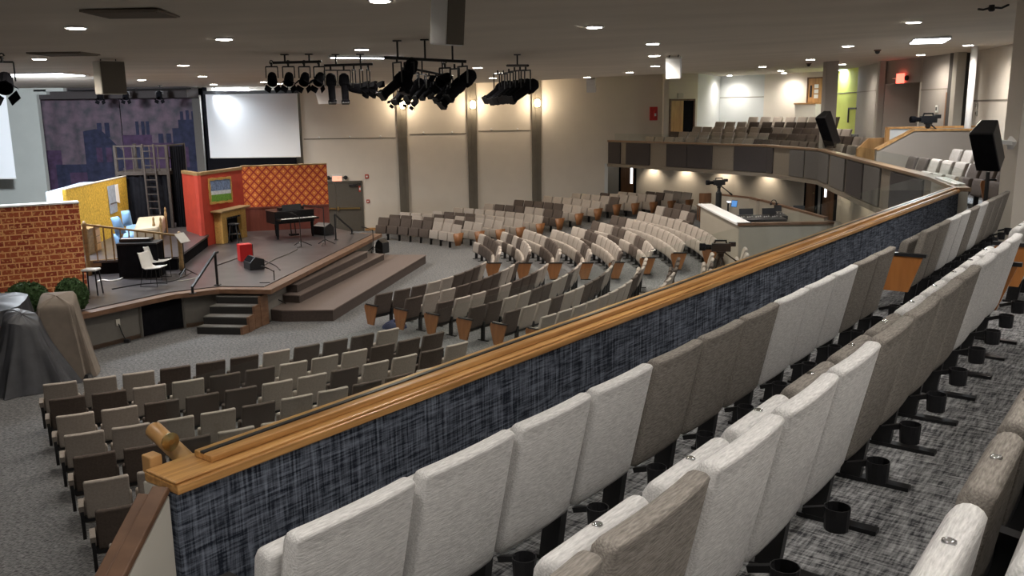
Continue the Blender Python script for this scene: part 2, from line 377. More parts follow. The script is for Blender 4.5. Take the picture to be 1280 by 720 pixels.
# balcony front, in plan
RAIL = [V((-1.36, 3.28, 0)), V((7.66, 15.08, 0)), V((8.31, 17.43, 0)), V((9.54, 25.08, 0)), V((10.28, 29.5, 0)), V((9.59, 33.1, 0)), V((7.26, 36.4, 0)), V((4.42, 40.2, 0))]
RZ = 3.8
def outn(i):
    t = (RAIL[i + 1] - RAIL[i]).normalized(); return V((-t.y, t.x, 0))     # towards the hall
def offset_line(pts, d):
    res = []
    for i, p in enumerate(pts):
        ns = []
        if i > 0: t = (pts[i] - pts[i - 1]).normalized(); ns.append(V((-t.y, t.x, 0)))
        if i < len(pts) - 1: t = (pts[i + 1] - pts[i]).normalized(); ns.append(V((-t.y, t.x, 0)))
        n = sum(ns, V((0, 0, 0))).normalized(); k = 1 / max(.5, n.dot(ns[0])); res.append(p + n * d * k)
    return res
def ribbon(pts, a, b, z0, z1):
    """solid strip along a plan line between the side offsets a and b"""
    A = offset_line(pts, a); B = offset_line(pts, b); mb = MB()
    for i in range(len(pts) - 1):
        P = [A[i], A[i + 1], B[i + 1], B[i]]
        mb.prism(P, z0, z1)
    return mb
# ---- outer walls
WALLC = [V((-30, 36.6, 0))]
cw0, cw1 = V((-9.2, 38.6, 0)), V((7.15, 40.55, 0))            # the wall with the pilasters
cwm = cw0 + (cw1 - cw0) * ((4.42 + 9.2) / 16.35)
struct(MB().slab(cw0, cwm, .25, 0, 7, 1).slab(cwm, cw1, .25, 2.9, 7, 1).build('wall_back', M['cream']))
struct(MB().slab((-13.05, 38.3), (-9.2, 38.6), .25, 0, 7, 1).build('wall_back_screen', M['cream']))
struct(MB().slab((-30, 36.4), (-19.1, 36.4), .25, 0, 7, 1).build('wall_stage', M['grey_wall']))
struct(MB().slab((-30, -9), (-30, 36.6), .25, 0, 7, 1).build('wall_left', M['grey_wall']))
struct(MB().slab((20, -9), (-30, -9), .25, 0, 7, 1).build('wall_rear', M['taupe_wall']))
mb = MB(); mb.slab((-21.6, 41), (-13, 41), .2, 0, 7, 1); mb.slab((-21.6, 36.5), (-21.6, 41.2), .2, 0, 7, 1); mb.slab((-13.05, 41.2), (-13.05, 38.3), .2, 0, 7, 1)
struct(mb.build('wall_stage_recess', M['matte_black']))
struct(MB().box((-16.1, 37.3, 6.24), (6.0, 1.4, .80)).build('wall_stage_header', M['panel_dark']))
struct(MB().box((-18.55, 36.5, 6.28), (1.2, .36, .28)).box((-18.9, 36.5, 6.12), (.5, .36, .2)).build('wall_stage_header_step', M['grey_wall']))
# upper back wall, bay by bay: pixel column -> plan point
def wp(px, k): p = at(px, 100 if px < 1000 else 75, 6.28); return V((p.x, p.y, 0))
def wray(px, Y): d = ray(px, 120); return V((d.x * Y / d.y, Y, 0))
b0 = cw1; b1 = wray(872, 41.3); b2 = wray(900, 45.0); b3 = wray(955, 43.2); b4 = wray(1027, 40.5); b5 = wray(1071, 36.5); b6 = wray(1102, 31.8); b7 = wray(1192, 27.0); b8 = wray(1210, 27.2); b9 = wray(1262, 23.2); b10 = V((14.5, 18, 0)); b11 = V((15, -9, 0))
def bay(name, p, q, m, z0=2.6, z1=7.0):
    return struct(MB().slab(p, q, .25, z0, z1, 1).build(name, M[m]))
bay('wall_balcony_door', b0, b1, 'cream'); bay('wall_balcony_nook', b1, b2, 'cool_wall'); bay('wall_balcony_pale', b2, b3, 'cool_wall'); bay('wall_balcony_cream', b3, b4, 'cream')
g0 = wray(1041, 39.5); bay('wall_balcony_return', b4, g0, 'cream'); bay('wall_balcony_green', g0, b5, 'green_wall'); bay('wall_balcony_taupe', b5, b6, 'taupe_wall')
# exit bay with its opening
e0, e1 = wray(1104, 31.7), wray(1151, 29.3)
o0 = b6
struct(MB().slab(b6, e0, .25, 2.6, 7, 1).slab(e1, b7, .25, 2.6, 7, 1).slab(e0, e1, .25, 5.92, 7, 1).build('wall_balcony_exit', M['taupe_wall']))
t_ = (e1 - e0).normalized(); back = V((-t_.y, t_.x, 0))
struct(MB().slab(e0 + back * 2, e1 + back * 2, .2, 2.6, 7, 1).slab(e0 + back * 2.1, e0, .1, 2.6, 7, 1).slab(e1, e1 + back * 2.1, .1, 2.6, 7, 1).build('wall_exit_corridor', M['cream']))
struct(MB().slab(b7, b8, .25, 2.6, 7, 1).build('wall_balcony_recess', M['panel_grey'])); bay('wall_right', b8, b9, 'cream'); bay('wall_right_near', b9, b10, 'cream'); bay('wall_right_rear', b10, b11, 'cream', 0)
struct(MB().slab(V((4.2, 44.9, 0)), b1 + V((-1, 4, 0)), .2, 0, 3, 1).build('wall_under_end', M['cream']))
# seams (reveals) in the walls
def seam(name, p, q, z, h=.035, m='seam'):
    t = (q - p).normalized(); n = V((t.y, -t.x, 0)) * .012
    return struct(MB().slab(p + n, q + n, .02, z - h / 2, z + h / 2, 1).build(name, M[m]))
def zat(p, py, px):                      # height of a picture row on a plan point
    lo, hi = -1, 8
    for _ in range(40):
        m = (lo + hi) / 2
        if proj((p[0], p[1], m))[1] > py: lo = m
        else: hi = m
    return lo
seam('trim_1', b2, b3, zat(b3, 121, 0)); seam('trim_2', g0, b5, zat(b5, 115.5, 0)); seam('trim_3', b5, b6, zat(b6, 112.5, 0)); seam('trim_4', e1, b7, zat(b7, 110.5, 0)); seam('trim_5', b8, b9, zat(b9, 125, 0), .05)
# pilasters with sconces on the back wall
wt = (cw1 - cw0).normalized(); wn = V((wt.y, -wt.x, 0))       # towards the hall
PIL = []
def on_wall(px, py=180): return atp(px, py, cw0, wn)
for i, px in enumerate((374.5, 503.5, 590.5, 670.5)):
    p = on_wall(px, 190); w = .4 if i else .3
    c = V((p.x, p.y, 0)); PIL.append(c)
    mb = MB()
    mb.prism([c - wt * w / 2, c + wt * w / 2, c + wt * w / 2 + wn * .13, c - wt * w / 2 + wn * .13], 0, 6.6)
    mb.prism([c - wt * .035 + wn * .12, c + wt * .035 + wn * .12, c + wt * .035 + wn * .16, c - wt * .035 + wn * .16], 0, 6.6)
    struct(mb.build('trim_pilaster_%d' % (i + 1), M['pilaster']))
    if i:
        q = on_wall(px, (131, 131, 129)[i - 1]); q = V((q.x, q.y, q.z)) + wn * .14
        s = thing('wall_sconce', 'glowing warm wall sconce on the %s pilaster from the stage' % ORD[i], 'wall lamp', q, 0, 'sconces on the back wall')
        b = MB(); b.box(q + wn * .02, (.2, .05, .34)); b.build('back_plate', M['brass'], s)
        b = MB(); b.lathe(q + wn * .1 - V((0, 0, .16)), [(.05, 0), (.11, .04), (.12, .16), (.11, .28), (.05, .32)], 14); b.build('glass_shade', M['sconce_glow'], s, smooth=True)
        light('sconce_light', 'POINT', q + wn * .4, 42, (1, .8, .58), s, shadow_soft_size=.1)
for i, (xa, xb) in enumerate(((380, 495), (512, 583), (598, 663), )):
    A, B = on_wall(xa), on_wall(xb); A.z = B.z = 0
    z = zat(A, (174, 168, 164)[i], 0)
    mb = MB(); n_ = wn * .015
    mb.slab(A + n_ , B + n_, .02, z - .02, z + .02, 1)
    seam_o = struct(mb.build('trim_wall_%d' % (i + 1), M['seam']))
    k = max(2, int((B - A).length / 1.3))
    mb = MB()
    for j in range(k): mb.lathe(A + (B - A) * ((j + .5) / k) + V((0, 0, z + .07)), [(.035, 0), (.045, .02), (.02, .05)], 8, axis=wn)
    struct(mb.build('trim_wall_studs_%d' % (i + 1), M['white_trim']))
struct(MB().slab(on_wall(452) * 1, on_wall(500) * 1, .03, 0, .12, -1).build('baseboard_back', M['oak']))
# right-hand column of the pilaster wall end
struct(MB().box((6.98, 40.25, 4.8), (.22, .35, 4)).build('trim_wall_end', M['cream']))
# ---- double door by the stage
dl = on_wall(410, 260); dr = on_wall(452, 260); dl.z = dr.z = 0
dd = thing('double_door', 'dark grey-brown double exit door with brass push bars beside the stage', 'door', (dl + dr) / 2 + wn * .02)
mid = (dl + dr) / 2
mb = MB()
for a, b in ((dl - wt * .08, dl), (dr, dr + wt * .08)): mb.slab(a + wn * .07, b + wn * .07, .1, 0, 2.2, 1)
mb.slab(dl - wt * .08 + wn * .07, dr + wt * .08 + wn * .07, .1, 2.14, 2.22, 1); mb.build('door_frame', M['door_grey'], dd)
for s, (a, b) in enumerate(((dl, mid - wt * .35), (mid - wt * .34, dr))):
    o = MB().slab(a + wn * .05, b + wn * .05, .045, .01, 2.13, 1).build('door_leaf', M['door_grey'], dd)
    c1 = a + (b - a) * .06 + wn * .1; c2 = a + (b - a) * .94 + wn * .1
    MB().bar(c1 + V((0, 0, 1.02)), c2 + V((0, 0, 1.02)), .07, .06).box(c1 + V((0, 0, 1.02)), (.08, .12, .14)).build('push_bar', M['brass'], o)
    if s: MB().box(mid + wt * .4 + wn * .12 + V((0, 0, 2.02)), (.34, .09, .07)).bar(mid + wt * .4 + wn * .17 + V((0, 0, 2.05)), mid + wt * .75 + wn * .1 + V((0, 0, 2.1)), .03).build('door_closer', M['plastic'], o)
# exit sign over that door
def exit_sign(name, label, p, nrm, w, h, face, lampheads=True, body='white', txt='exit_red'):
    t = thing(name, label, 'exit sign', p)
    X = V((-nrm.y, nrm.x, 0)) * -1
    b = MB(); b.frame(V(p) + nrm * .03, w / 2, .03, h / 2, X, nrm, V((0, 0, 1))); b.build('sign_body', M[face], t)
    if face == 'white':
        b = MB(); b.frame(V(p) + nrm * .062 - V((0, 0, h * .1)), w * .44, .003, h * .36, X, nrm, V((0, 0, 1))); b.build('lit_face', M['exit_warm'], t)
    cu = bpy.data.curves.new('exit_text', 'FONT'); cu.body = 'EXIT'; cu.size = h * .85; cu.align_x = 'CENTER'; cu.align_y = 'CENTER'; cu.extrude = .004
    o = bpy.data.objects.new('lettering', cu); col.objects.link(o); cu.materials.append(M[txt]); o.parent = t
    o.matrix_local = Matrix(((-X.x, 0, nrm.x, nrm.x * .072), (-X.y, 0, nrm.y, nrm.y * .072), (0, 1, 0, 0), (0, 0, 0, 1)))
    me_ = bpy.data.meshes.new_from_object(o); mw_ = o.matrix_local.copy(); bpy.data.objects.remove(o); o = bpy.data.objects.new('lettering', me_); col.objects.link(o); o.parent = t; o.matrix_local = mw_
    if lampheads:
        for s in (-1, 1):
            c = V(p) + X * s * (w / 2 + .14) + nrm * .08 + V((0, 0, .02))
            MB().lathe(c, [(.05, -.03), (.09, .0), (.09, .05), (.03, .06)], 12, axis=nrm).bar(c, c - X * s * .14 - nrm * .03, .03).build('emergency_lamp', M['plastic'], t)
    return t
p = on_wall(421.5, 222.5); exit_sign('exit_sign', 'lit red exit sign with two emergency lamp heads above the stage double door', p, wn, .46, .30, 'white', txt='red_gloss')
# small red boxes on the wall
for (px, py, w, h, nm, lab) in ((458.5, 220.5, .16, .18, 'alarm_strobe', 'small dark red alarm box high beside the stage door'), (460, 251.5, .13, .15, 'alarm_pull', 'small red pull station low beside the stage door'), (450, 236, .1, .26, 'door_notice', 'narrow red and white notice on the stage door jamb')):
    p = on_wall(px, py); t = thing(nm, lab, 'alarm' if 'alarm' in nm else 'sign', p)
    MB().frame(p + wn * .03, w / 2, .03, h / 2, wt, wn, V((0, 0, 1))).build('body', M['red'], t, bevel=.01)
    MB().frame(p + wn * .065, w / 4, .006, h / 5, wt, wn, V((0, 0, 1))).build('face_plate', M['white'], t)
p = on_wall(816.5, 142); t = thing('extinguisher_cabinet', 'red fire extinguisher cabinet on the cream wall above the balcony', 'fire extinguisher', p)
MB().frame(p + wn * .06, .17, .06, .30, wt, wn, V((0, 0, 1))).build('cabinet_box', M['red_gloss'], t, bevel=.01)
MB().lathe(p + wn * .14 + wt * .04 - V((0, 0, .2)), [(.05, 0), (.055, .03), (.055, .28), (.02, .33), (.02, .37)], 10).build('extinguisher', M['red_gloss'], t, smooth=True)
MB().frame(p + wn * .205 + wt * .04 + V((0, 0, -.05)), .04, .004, .06, wt, wn, V((0, 0, 1))).build('instruction_tag', M['paper'], t)
# upper door standing ajar
A = atp(838.5, 150, b0, (wray(872, 41.3) - b0).normalized().cross(V((0, 0, 1)))); dn = (b1 - b0).normalized(); dw = dn.cross(V((0, 0, 1)))
def on_bay(px, py, P, Q): t = (Q - P).normalized(); return atp(px, py, P, V((t.y, -t.x, 0)))
A = on_bay(838, 150, b0, b1); B = on_bay(866, 150, b0, b1); C_ = on_bay(853, 150, b0, b1)
zt = zat(A, 126, 0); nb = V((dn.y, -dn.x, 0))
dd = thing('balcony_door', 'oak balcony door standing ajar at the far end of the balcony', 'door', (A.x, A.y, 3.4))
for q in (A, B, C_): q.z = 0
MB().slab(A + nb * .05, C_ + nb * .05, .045, 3.4, zt, 1).build('door_leaf', M['door_oak'], dd)
mb = MB(); mb.slab(A - dn * .08 + nb * .06, A + nb * .06, .06, 3.4, zt + .08, 1); mb.slab(B + nb * .06, B + dn * .08 + nb * .06, .06, 3.4, zt + .08, 1); mb.slab(A - dn * .08 + nb * .06, B + dn * .08 + nb * .06, .06, zt, zt + .08, 1); mb.build('door_frame', M['brown_trim'], dd)
MB().slab(C_ + nb * .012, B + nb * .012, .01, 3.4, zt, 1).build('doorway_shade_sheet', M['matte_black'], dd)  # black sheet on the wall stands in for the unlit doorway gap
p = on_bay(850, 119.5, b0, b1); t = thing('wall_sign', 'small cream box sign above the ajar balcony door', 'sign', p)
MB().frame(p + nb * .03, .16, .03, .11, dn, nb, V((0, 0, 1))).build('body', M['lip'], t, bevel=.01)
# oak door with papers on the cream bay
cn = (b4 - b3).normalized(); cb = V((cn.y, -cn.x, 0))
A = on_bay(1011, 115, b3, b4); B = on_bay(1028, 115, b3, b4); zt = zat(A, 98.5, 0); zb = zat(A, 130, 0); A.z = B.z = 0
dd = thing('sound_booth_door', 'oak door with narrow pane and taped papers on the cream balcony wall', 'door', (A.x, A.y, zb))
MB().slab(A + cb * .06, B + cb * .06, .05, zb, zt, 1).build('door_leaf', M['door_oak'], dd)
MB().slab(A - cn * .06 + cb * .08, A + cb * .08, .08, zb, zt + .06, 1).slab(A - cn * .06 + cb * .08, B + cb * .08, .08, zt, zt + .06, 1).build('door_frame', M['brown_trim'], dd)
q = A + (B - A) * .22 + cb * .075
MB().slab(q - cn * .05, q + cn * .05, .012, zb + .3, zt - .3, 1).build('glass_slot', M['plastic'], dd)
for i, z in enumerate((.62, .42, .22)):
    q = A + (B - A) * .62 + cb * .07; MB().slab(q - cn * .11, q + cn * .11, .004, zb + (zt - zb) * z, zb + (zt - zb) * (z + .15), 1).build('taped_paper', M['paper'], dd)
A = on_bay(1002, 140, b3, b4); B = on_bay(1028, 140, b3, b4); zt = zat(A, 130.5, 0); A.z = B.z = 0
o = MB().slab(A + cb * .5, B + cb * .5, .48, 3.2, zt, 1).build('half_wall', M['cream']); struct(o)
o = MB().slab(A - cn * .04 + cb * .54, B + cb * .54, .54, zt, zt + .06, 1).build('trim_half_wall', M['oak']); struct(o)
# frame seen in the green bay
gt = (b5 - g0).normalized(); gb = V((gt.y, -gt.x, 0))
A = on_bay(1061, 140, g0, b5); B = on_bay(1071, 140, g0, b5); z1, z0 = zat(A, 134.5, 0), zat(A, 144, 0); A.z = B.z = 0
o = MB().slab(A + gb * .05, A + gt * .07 + gb * .05, .04, z0 - .3, z1, 1).slab(A + gb * .05, B + gb * .05, .04, z1 - .07, z1, 1).build('notice_frame', M['plastic']); tag(o, 'black frame low on the lime green wall bay', 'frame')
base_origin(o, (A.x, A.y, z0))
# posts of the upper balcony
struct(MB().box((b6.x - .12, b6.y - .15, 4.8), (.2, .2, 4.2)).build('trim_post_exit', M['cream2'])); struct(MB().box((b7.x + .02, b7.y - .15, 4.8), (.26, .26, 4.2)).build('trim_post_recess', M['cream2']))
o = MB().slab(e1 + (b7 - e1) * .80 - back * .03, e1 + (b7 - e1) * .99 - back * .03, .02, 3.3, zat(b7, 115, 0), 1).build('door_2', M['door_wood']); struct(o)
p = (e0 + e1) / 2 + V((0, 0, zat((e0 + e1) / 2, 98, 0))); exit_sign('exit_sign', 'square red exit sign above the dark balcony corridor on the right', p - back * .05, -back, .42, .32, 'exit_red', False, txt='exit_warm')
t = thing('emergency_light', 'small emergency light beside the right exit sign', 'lamp', p + t_ * .45 - back * .05); MB().lathe(t.location, [(.05, 0), (.09, .03), (.08, .1), (.03, .12)], 10, axis=-back).build('lamp_head', M['plastic'], t); MB().bar(V(t.location), V(t.location) - t_ * .2, .04).build('lamp_arm', M['plastic'], t)
q = e0 + (e1 - e0) * .55 + back * 1.97
def wall_plate(name, lab, cat, px, py, P, Q, w, h, m, m2=None, dot=None):
    t = (Q - P).normalized(); n = V((t.y, -t.x, 0)); p = atp(px, py, P, n); o = thing(name, lab, cat, p)
    MB().frame(p + n * .02, w / 2, .02, h / 2, t, n, V((0, 0, 1))).build('plate', M[m], o, bevel=.005)
    MB().frame(p + n * .045, w / 4, .006, h / 4, t, n, V((0, 0, 1))).build('inset', M[m2 or 'plastic'], o)
    return o
wall_plate('wall_switch', 'small dark plate on the back of the exit corridor', 'switch', 1123.5, 140.5, e0 + back * 2, e1 + back * 2, .2, .26, 'plastic', 'brown_trim')
wall_plate('door_intercom', 'small white wall plate right of the exit corridor', 'switch', 1172, 136, e1, b7, .16, .22, 'white')
wall_plate('thermostat', 'upper of two small grey boxes on the right wall', 'thermostat', 1222, 132, b8, b9, .1, .2, 'lip', 'seam'); wall_plate('thermostat', 'lower of two small grey boxes on the right wall', 'thermostat', 1221.5, 141.5, b8, b9, .1, .16, 'lip', 'seam')
# ---- the balcony itself: slab, soffit, steps of floor
BACKL = [V((-1.5, -8.5, 0)), V((14, -8.5, 0)), b10, b9, b8, b7, b6, b5, b4, b3, b2, b1, b0 + V((.3, 1, 0)), V((4.6, 41, 0))]
inner = offset_line(RAIL, -.12)
struct(MB().prism([V((-1.2, 2.6, 0)), *inner, *BACKL[::-1]], 2.72, 3.05).build('balcony_floor', M['balc_carpet']))
def tier(name, q0, q1, z, a0, a1): # strip on the near side between two setbacks
    P = [D * a0 + N * q1, D * a1 + N * q1, D * a1 + N * q0, D * a0 + N * q0]
    return struct(MB().prism(P, 3.0, z).build(name, M['balc_carpet']))
tier('floor_tier_2', .56, 1.60, 3.3, 1.2, 15.6); tier('floor_tier_3', -.45, .56, 3.5, .0, 15.6); tier('floor_tier_4', -6, -.45, 3.72, -4, 13)
CANG = [math.radians(a) for a in range(-14, 47, 2)]
def ring(r0, r1, z, angs):
    mb = MB()
    for a, b in zip(angs[:-1], angs[1:]):
        f = lambda r, t: V((FC.x + r * math.cos(t), FC.y + r * math.sin(t), 0))
        mb.prism([f(r0, a), f(r1, a), f(r1, b), f(r0, b)], 3.0, z)
    return mb
for k in range(1, 6): struct(ring(20.55 + .95 * k, 21.5 + .95 * k if k < 5 else 34, 3.05 + .2 * k, CANG).build('floor_far_tier_%d' % k, M['balc_carpet']))
# ---- parapet of the near balcony
NEAR = RAIL[:2]
struct(ribbon(NEAR, -.01, .11, 2.6, RZ - .09).build('wall_parapet', M['tweed']))
struct(ribbon(NEAR, .111, .22, 2.4, RZ - .09).build('wall_parapet_hall_side', M['cream2']))
mb = ribbon(NEAR, -.035, .21, RZ - .085, RZ - .045); mb2 = ribbon(NEAR, -.02, .20, RZ - .045, RZ - .032); mb3 = ribbon([NEAR[0] + D * .2, NEAR[1]], .03, .155, RZ - .032, RZ + .0)
for m_ in (mb2, mb3): mb.add(m_.v, m_.f)
o = mb.build('trim_rail_cap', M['cap_wood'], bevel=.012); struct(o, )
struct(ribbon([NEAR[0] + D * .2, NEAR[1]], .082, .107, RZ - .004, RZ + .006).build('trim_glass_channel', M['plastic']))
# sloped wing where the stair goes down
ws = V((-.18, -.98, 0)).normalized(); W0 = V((-1.375, 3.27, 0)) - N * 0
poly = [V((W0.x, W0.y, RZ - .09)), V((W0.x, W0.y, .8)), W0 + ws * 2.2 + V((0, 0, .8)), W0 + ws * 2.2 + V((0, 0, RZ - .09 - 2.2 * .62))]
struct(MB().extrude(poly, V((-.98, .18, 0)) * .12).build('wall_stair_wing', M['cream2']))
s0 = poly[0] + V((-.06, .01, .05)); s1 = poly[3] + V((-.06, .01, .05))
o = MB().bar(s0 + V((.03, 0, -.02)), s1 + V((.03, 0, -.02)), .07, .03).bar(s0 + V((-.04, 0, -.05)), s1 + V((-.04, 0, -.05)), .05, .03).build('trim_stair_wing', M['brown_trim'], bevel=.006); struct(o)
hr = thing('stair_handrail', 'round oak handrail end with brass bracket at the balcony corner', 'handrail', (-1.36, 3.35, RZ))
h0 = atp(235, 577, V((-1.36, 3.28, 0)) + N * .3, N); h1 = atp(190, 535, V((-1.36, 3.28, 0)) + N * .55, N)
MB().tube([h0, h0 + (h1 - h0) * .96, h1], .035, 12, radii=[.04, .04, .032]).build('rail', M['oak'], hr, smooth=True)
hm = atp(212, 552, V((-1.36, 3.28, 0)) + N * .3, N)
MB().lathe(hm, [(.04, 0), (.042, .008), (.012, .014)], 14, axis=-N).build('bracket_disc', M['brass'], hr)
MB().frame(V((-1.36, 3.28, RZ)) + N * .245 + D * .06 - V((0, 0, .035)), .028, .034, .04, D, N, V((0, 0, 1))).build('mount_block', M['oak'], hr, bevel=.006)
# glass panes on the cap
NG = thing('glass_guard', 'low clear frameless glass guard standing on the near oak rail cap', 'glass guard', NEAR[0] + V((0, 0, RZ)), 0)
L = (NEAR[1] - NEAR[0]).length; cuts = [.06, L * .335, L * .56, L * .80, L - .03]
for a, b in zip(cuts[:-1], cuts[1:]):
    P = NEAR[0] + N * .1 + D * (a + .006); Q = NEAR[0] + N * .1 + D * (b - .006)
    MB().slab(P, Q, .012, RZ - .005, RZ + .33, 1).build('glass_pane', M['glass'], NG)
# ---- far balcony front: rail cap, panelled fascia, glass
FAR = RAIL[2:]
struct(ribbon(FAR, -.16, .0, 2.75, RZ - .07).build('wall_far_fascia', M['panel_taupe']))
struct(ribbon(RAIL[1:3], -.16, .0, 2.75, RZ - .07).build('wall_corner_fascia', M['cream2']))
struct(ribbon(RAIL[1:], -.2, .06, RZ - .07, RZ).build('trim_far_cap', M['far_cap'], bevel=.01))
struct(ribbon(FAR, -.3, .05, 2.62, 2.75).build('trim_far_soffit_edge', M['panel_taupe']))
fg = thing('glass_guard', 'low clear glass guard along the far balcony rail', 'glass guard', FAR[0] + V((0, 0, RZ)))
for i in range(1, len(RAIL) - 1):
    n_ = outn(i); P, Q = RAIL[i], RAIL[i + 1]; t = (Q - P).normalized(); Q = Q - t * (.35 if i == len(RAIL) - 2 else 0); k = max(1, round((Q - P).length / 2.4)); s = (Q - P).length / k
    for j in range(k): MB().slab(P - n_ * .07 + t * (j * s + .01), P - n_ * .07 + t * ((j + 1) * s - .01), .012, RZ, RZ + .30, 1).build('glass_pane', M['glass'], fg)
bits = thing('trim_stack', 'stack of pale trim offcuts lying on the balcony corner rail', 'trim offcut', (7.9, 15.9, RZ))
for j in range(3): MB().bar(V((7.75 + .07 * j, 15.35, RZ + .02)), V((8.15 + .07 * j, 16.9, RZ + .02)), .05, .035).build('trim_strip', M['white'], bits)
# fascia panels
PAN = [(761, 776, 'panel_dark'), (783, 812.5, 'panel_dark'), (833.5, 890.5, 'panel_dark'), (918, 967, 'panel_dark'), (988, 1006, 'panel_grey'), (1008, 1037, 'panel_grey'), (1040, 1058, 'panel_grey'), (1061, 1081, 'panel_dark'), (1083, 1103, 'panel_grey'), (1117, 1158, 'panel_dark')]  # charcoal slab between the grey ones stands in for a dark opening
for i, (xa, xb, m_) in enumerate(PAN):
    mb = MB(); hit = []
    for s in range(2, len(RAIL) - 1):
        n_ = outn(s); P, Q = RAIL[s], RAIL[s + 1]; t = (Q - P).normalized(); ln = (Q - P).length
        us = [(atp(x_, 200, P, n_) - P).dot(t) for x_ in (xa, xb)]
        ua, ub = max(.01, min(us)), min(ln - .01, max(us))
        if ub - ua < .08 or max(us) - min(us) > 12: continue
        pp = P + t * ua + n_ * .052; qq = P + t * ub + n_ * .052; hit.append((pp + qq) / 2)
        mb.slab(pp, qq, .05, 2.78, RZ - .1, -1)
    o = mb.build('acoustic_panel', M[m_], bevel=.012)
    tag(o, '%s fabric acoustic panel, %s from the left along the far balcony front' % ('charcoal' if m_ == 'panel_dark' else 'dark grey', ORD[i]), 'acoustic panel', 'acoustic panels on the balcony front')
    base_origin(o, hit[0] + V((0, 0, 2.78)))
# ---- under the far balcony
UND = [V((4.6, 45.0, 0)), V((6.9, 43.2, 0)), V((10.3, 40.6, 0)), V((12.5, 37.8, 0)), V((13.2, 35.2, 0)), V((12.7, 31, 0)), V((12.1, 26, 0)), V((11.2, 18, 0)), V((10.2, 10, 0))]
for i, (p, q) in enumerate(zip(UND[:-1], UND[1:])):
    struct(MB().slab(p, q, .2, 0, 2.74, 1).build('wall_under_balcony_%d' % (i + 1), M['cream']))
struct(MB().slab(V((4.42, 40.2, 0)), V((4.5, 45.2, 0)), .15, 0, 2.74, 1).build('wall_under_side', M['cool_wall']))
def und(px, py):
    for p, q in zip(UND[:-1], UND[1:]):
        t = (q - p).normalized(); n = V((t.y, -t.x, 0)); c = atp(px, py, p, n); u = (c - p).dot(t)
        if -.05 <= u <= (q - p).length + .05: return c, t, n
    return c, t, n
for i, (xa, xb, pane) in enumerate(((776.5, 793, True), (1009, 1021, False), (1030, 1045, True))):
    A, t, n = und(xa, 240); B, _, _ = und(xb, 240); A = V((A.x, A.y, 0)); B = A + t * (B - A).dot(t); B.z = 0
    z0 = fz(A.x, A.y) + .01
    d_ = thing('hall_door', ['red-brown wooden door with lit glass slot under the far balcony at left', 'plain red-brown wooden door under the balcony right of the light pools', 'red-brown door with lit glass slot under the balcony, rightmost door'][i], 'door', (A.x, A.y, z0))
    MB().slab(A + n * .06, B + n * .06, .05, z0, z0 + 2.05, 1).build('door_leaf', M['door_wood'], d_)
    MB().slab(A - t * .1 + n * .08, A + n * .08, .08, z0, z0 + 2.1, 1).slab(B + n * .08, B + t * .1 + n * .08, .08, z0, z0 + 2.1, 1).build('door_frame', M['matte_black'], d_)
    if pane:
        q = A + (B - A) * (.82 if i == 0 else .25) + n * .075; MB().slab(q - t * .06, q + t * .06, .014, z0 + .9, z0 + 1.85, 1).build('glass_slot', M['window_glow'], d_)
    else:
        q = A + (B - A) * .9 + n * .08; MB().lathe(q + V((0, 0, z0 + 1)), [(.03, 0), (.03, .04)], 8, axis=n).build('door_knob', M['brass'], d_)
# wall-wash lamps under the balcony
for i, (px, py) in enumerate(((817, 216), (858, 220), (907, 224), (961, 229), (1057, 246), (1085, 258))):
    c, t, n = und(px, py); c = V((c.x, c.y, 2.68)) + n * .28
    o = thing('soffit_lamp', 'warm lamp washing the wall under the balcony, %s from the left' % ORD[i], 'ceiling lamp', c, 0, 'lamps under the balcony')
    MB().lathe(c, [(.09, .045), (.09, .0), (.07, -.02)], 14).build('lamp_can', M['white_trim'], o)
    MB().lathe(c - V((0, 0, .03)), [(.055, .0), (.055, .01)], 12).build('lamp_lens', M['lamp'], o)
    light('soffit_spot', 'SPOT', c - V((0, 0, .05)), 80, (1, .82, .6), o, aim=c - V((0, 0, 2)), spot_size=2.0, spot_blend=1, shadow_soft_size=.04)
# ------------------------------------------------------------------ theatre seats
def loft_slab(w, zb, zt, yb, yt, th, curve=0., r=.03, nz=5, groove=None, nx=6):
    """upholstered pad: leaning from (yb, zb) to (yt, zt), rounded edges, sides swept forward by curve"""
    xs = [(-1, .024), (-.985, .01), (-.95, .002)] + [(-.9 + 1.8 * i / nx, 0) for i in range(nx + 1)] + [(.95, .002), (.985, .01), (1, .024)]
    mb = MB(); rings = []
    for u, e in xs:
        x = u * w / 2; h = th / 2 - e; rr = min(r, h * .98)
        a, b = zb + e * .6, zt - e
        cy = lambda z: yb + (yt - yb) * (z - zb) / (zt - zb) + th / 2 + curve * u * u
        P = []
        for i in range(nz + 1): z = a + rr + (b - a - 2 * rr) * i / nz; P.append((cy(z) - h, z))
        for k in (1, 2, 3): t = PI - k * PI / 8; P.append((cy(b) - h + rr + rr * math.cos(t), b - rr + rr * math.sin(t)))
        P.append((cy(b) - h + rr, b)); P.append((cy(b) + h - rr, b))
        for k in (1, 2, 3): t = PI / 2 - k * PI / 8; P.append((cy(b) + h - rr + rr * math.cos(t), b - rr + rr * math.sin(t)))
        for i in range(nz + 1):
            z = b - rr - (b - a - 2 * rr) * i / nz; g = 0
            if groove and abs(i - groove) < .5: g = .014
            P.append((cy(z) + h - g, z))
        P.append((cy(a) + h - rr * .3, a)); P.append((cy(a) - h + rr * .3, a))
        rings.append([(x, p[0], p[1]) for p in P])
    n = len(rings[0]); vs = [p for R in rings for p in R]; fs = []
    for i in range(len(rings) - 1):
        for k in range(n): fs.append((i * n + k, i * n + (k + 1) % n, (i + 1) * n + (k + 1) % n, (i + 1) * n + k))
    fs.append(tuple(range(n))[::-1]); fs.append(tuple((len(rings) - 1) * n + k for k in range(n)))
    return mb.add(vs, fs)
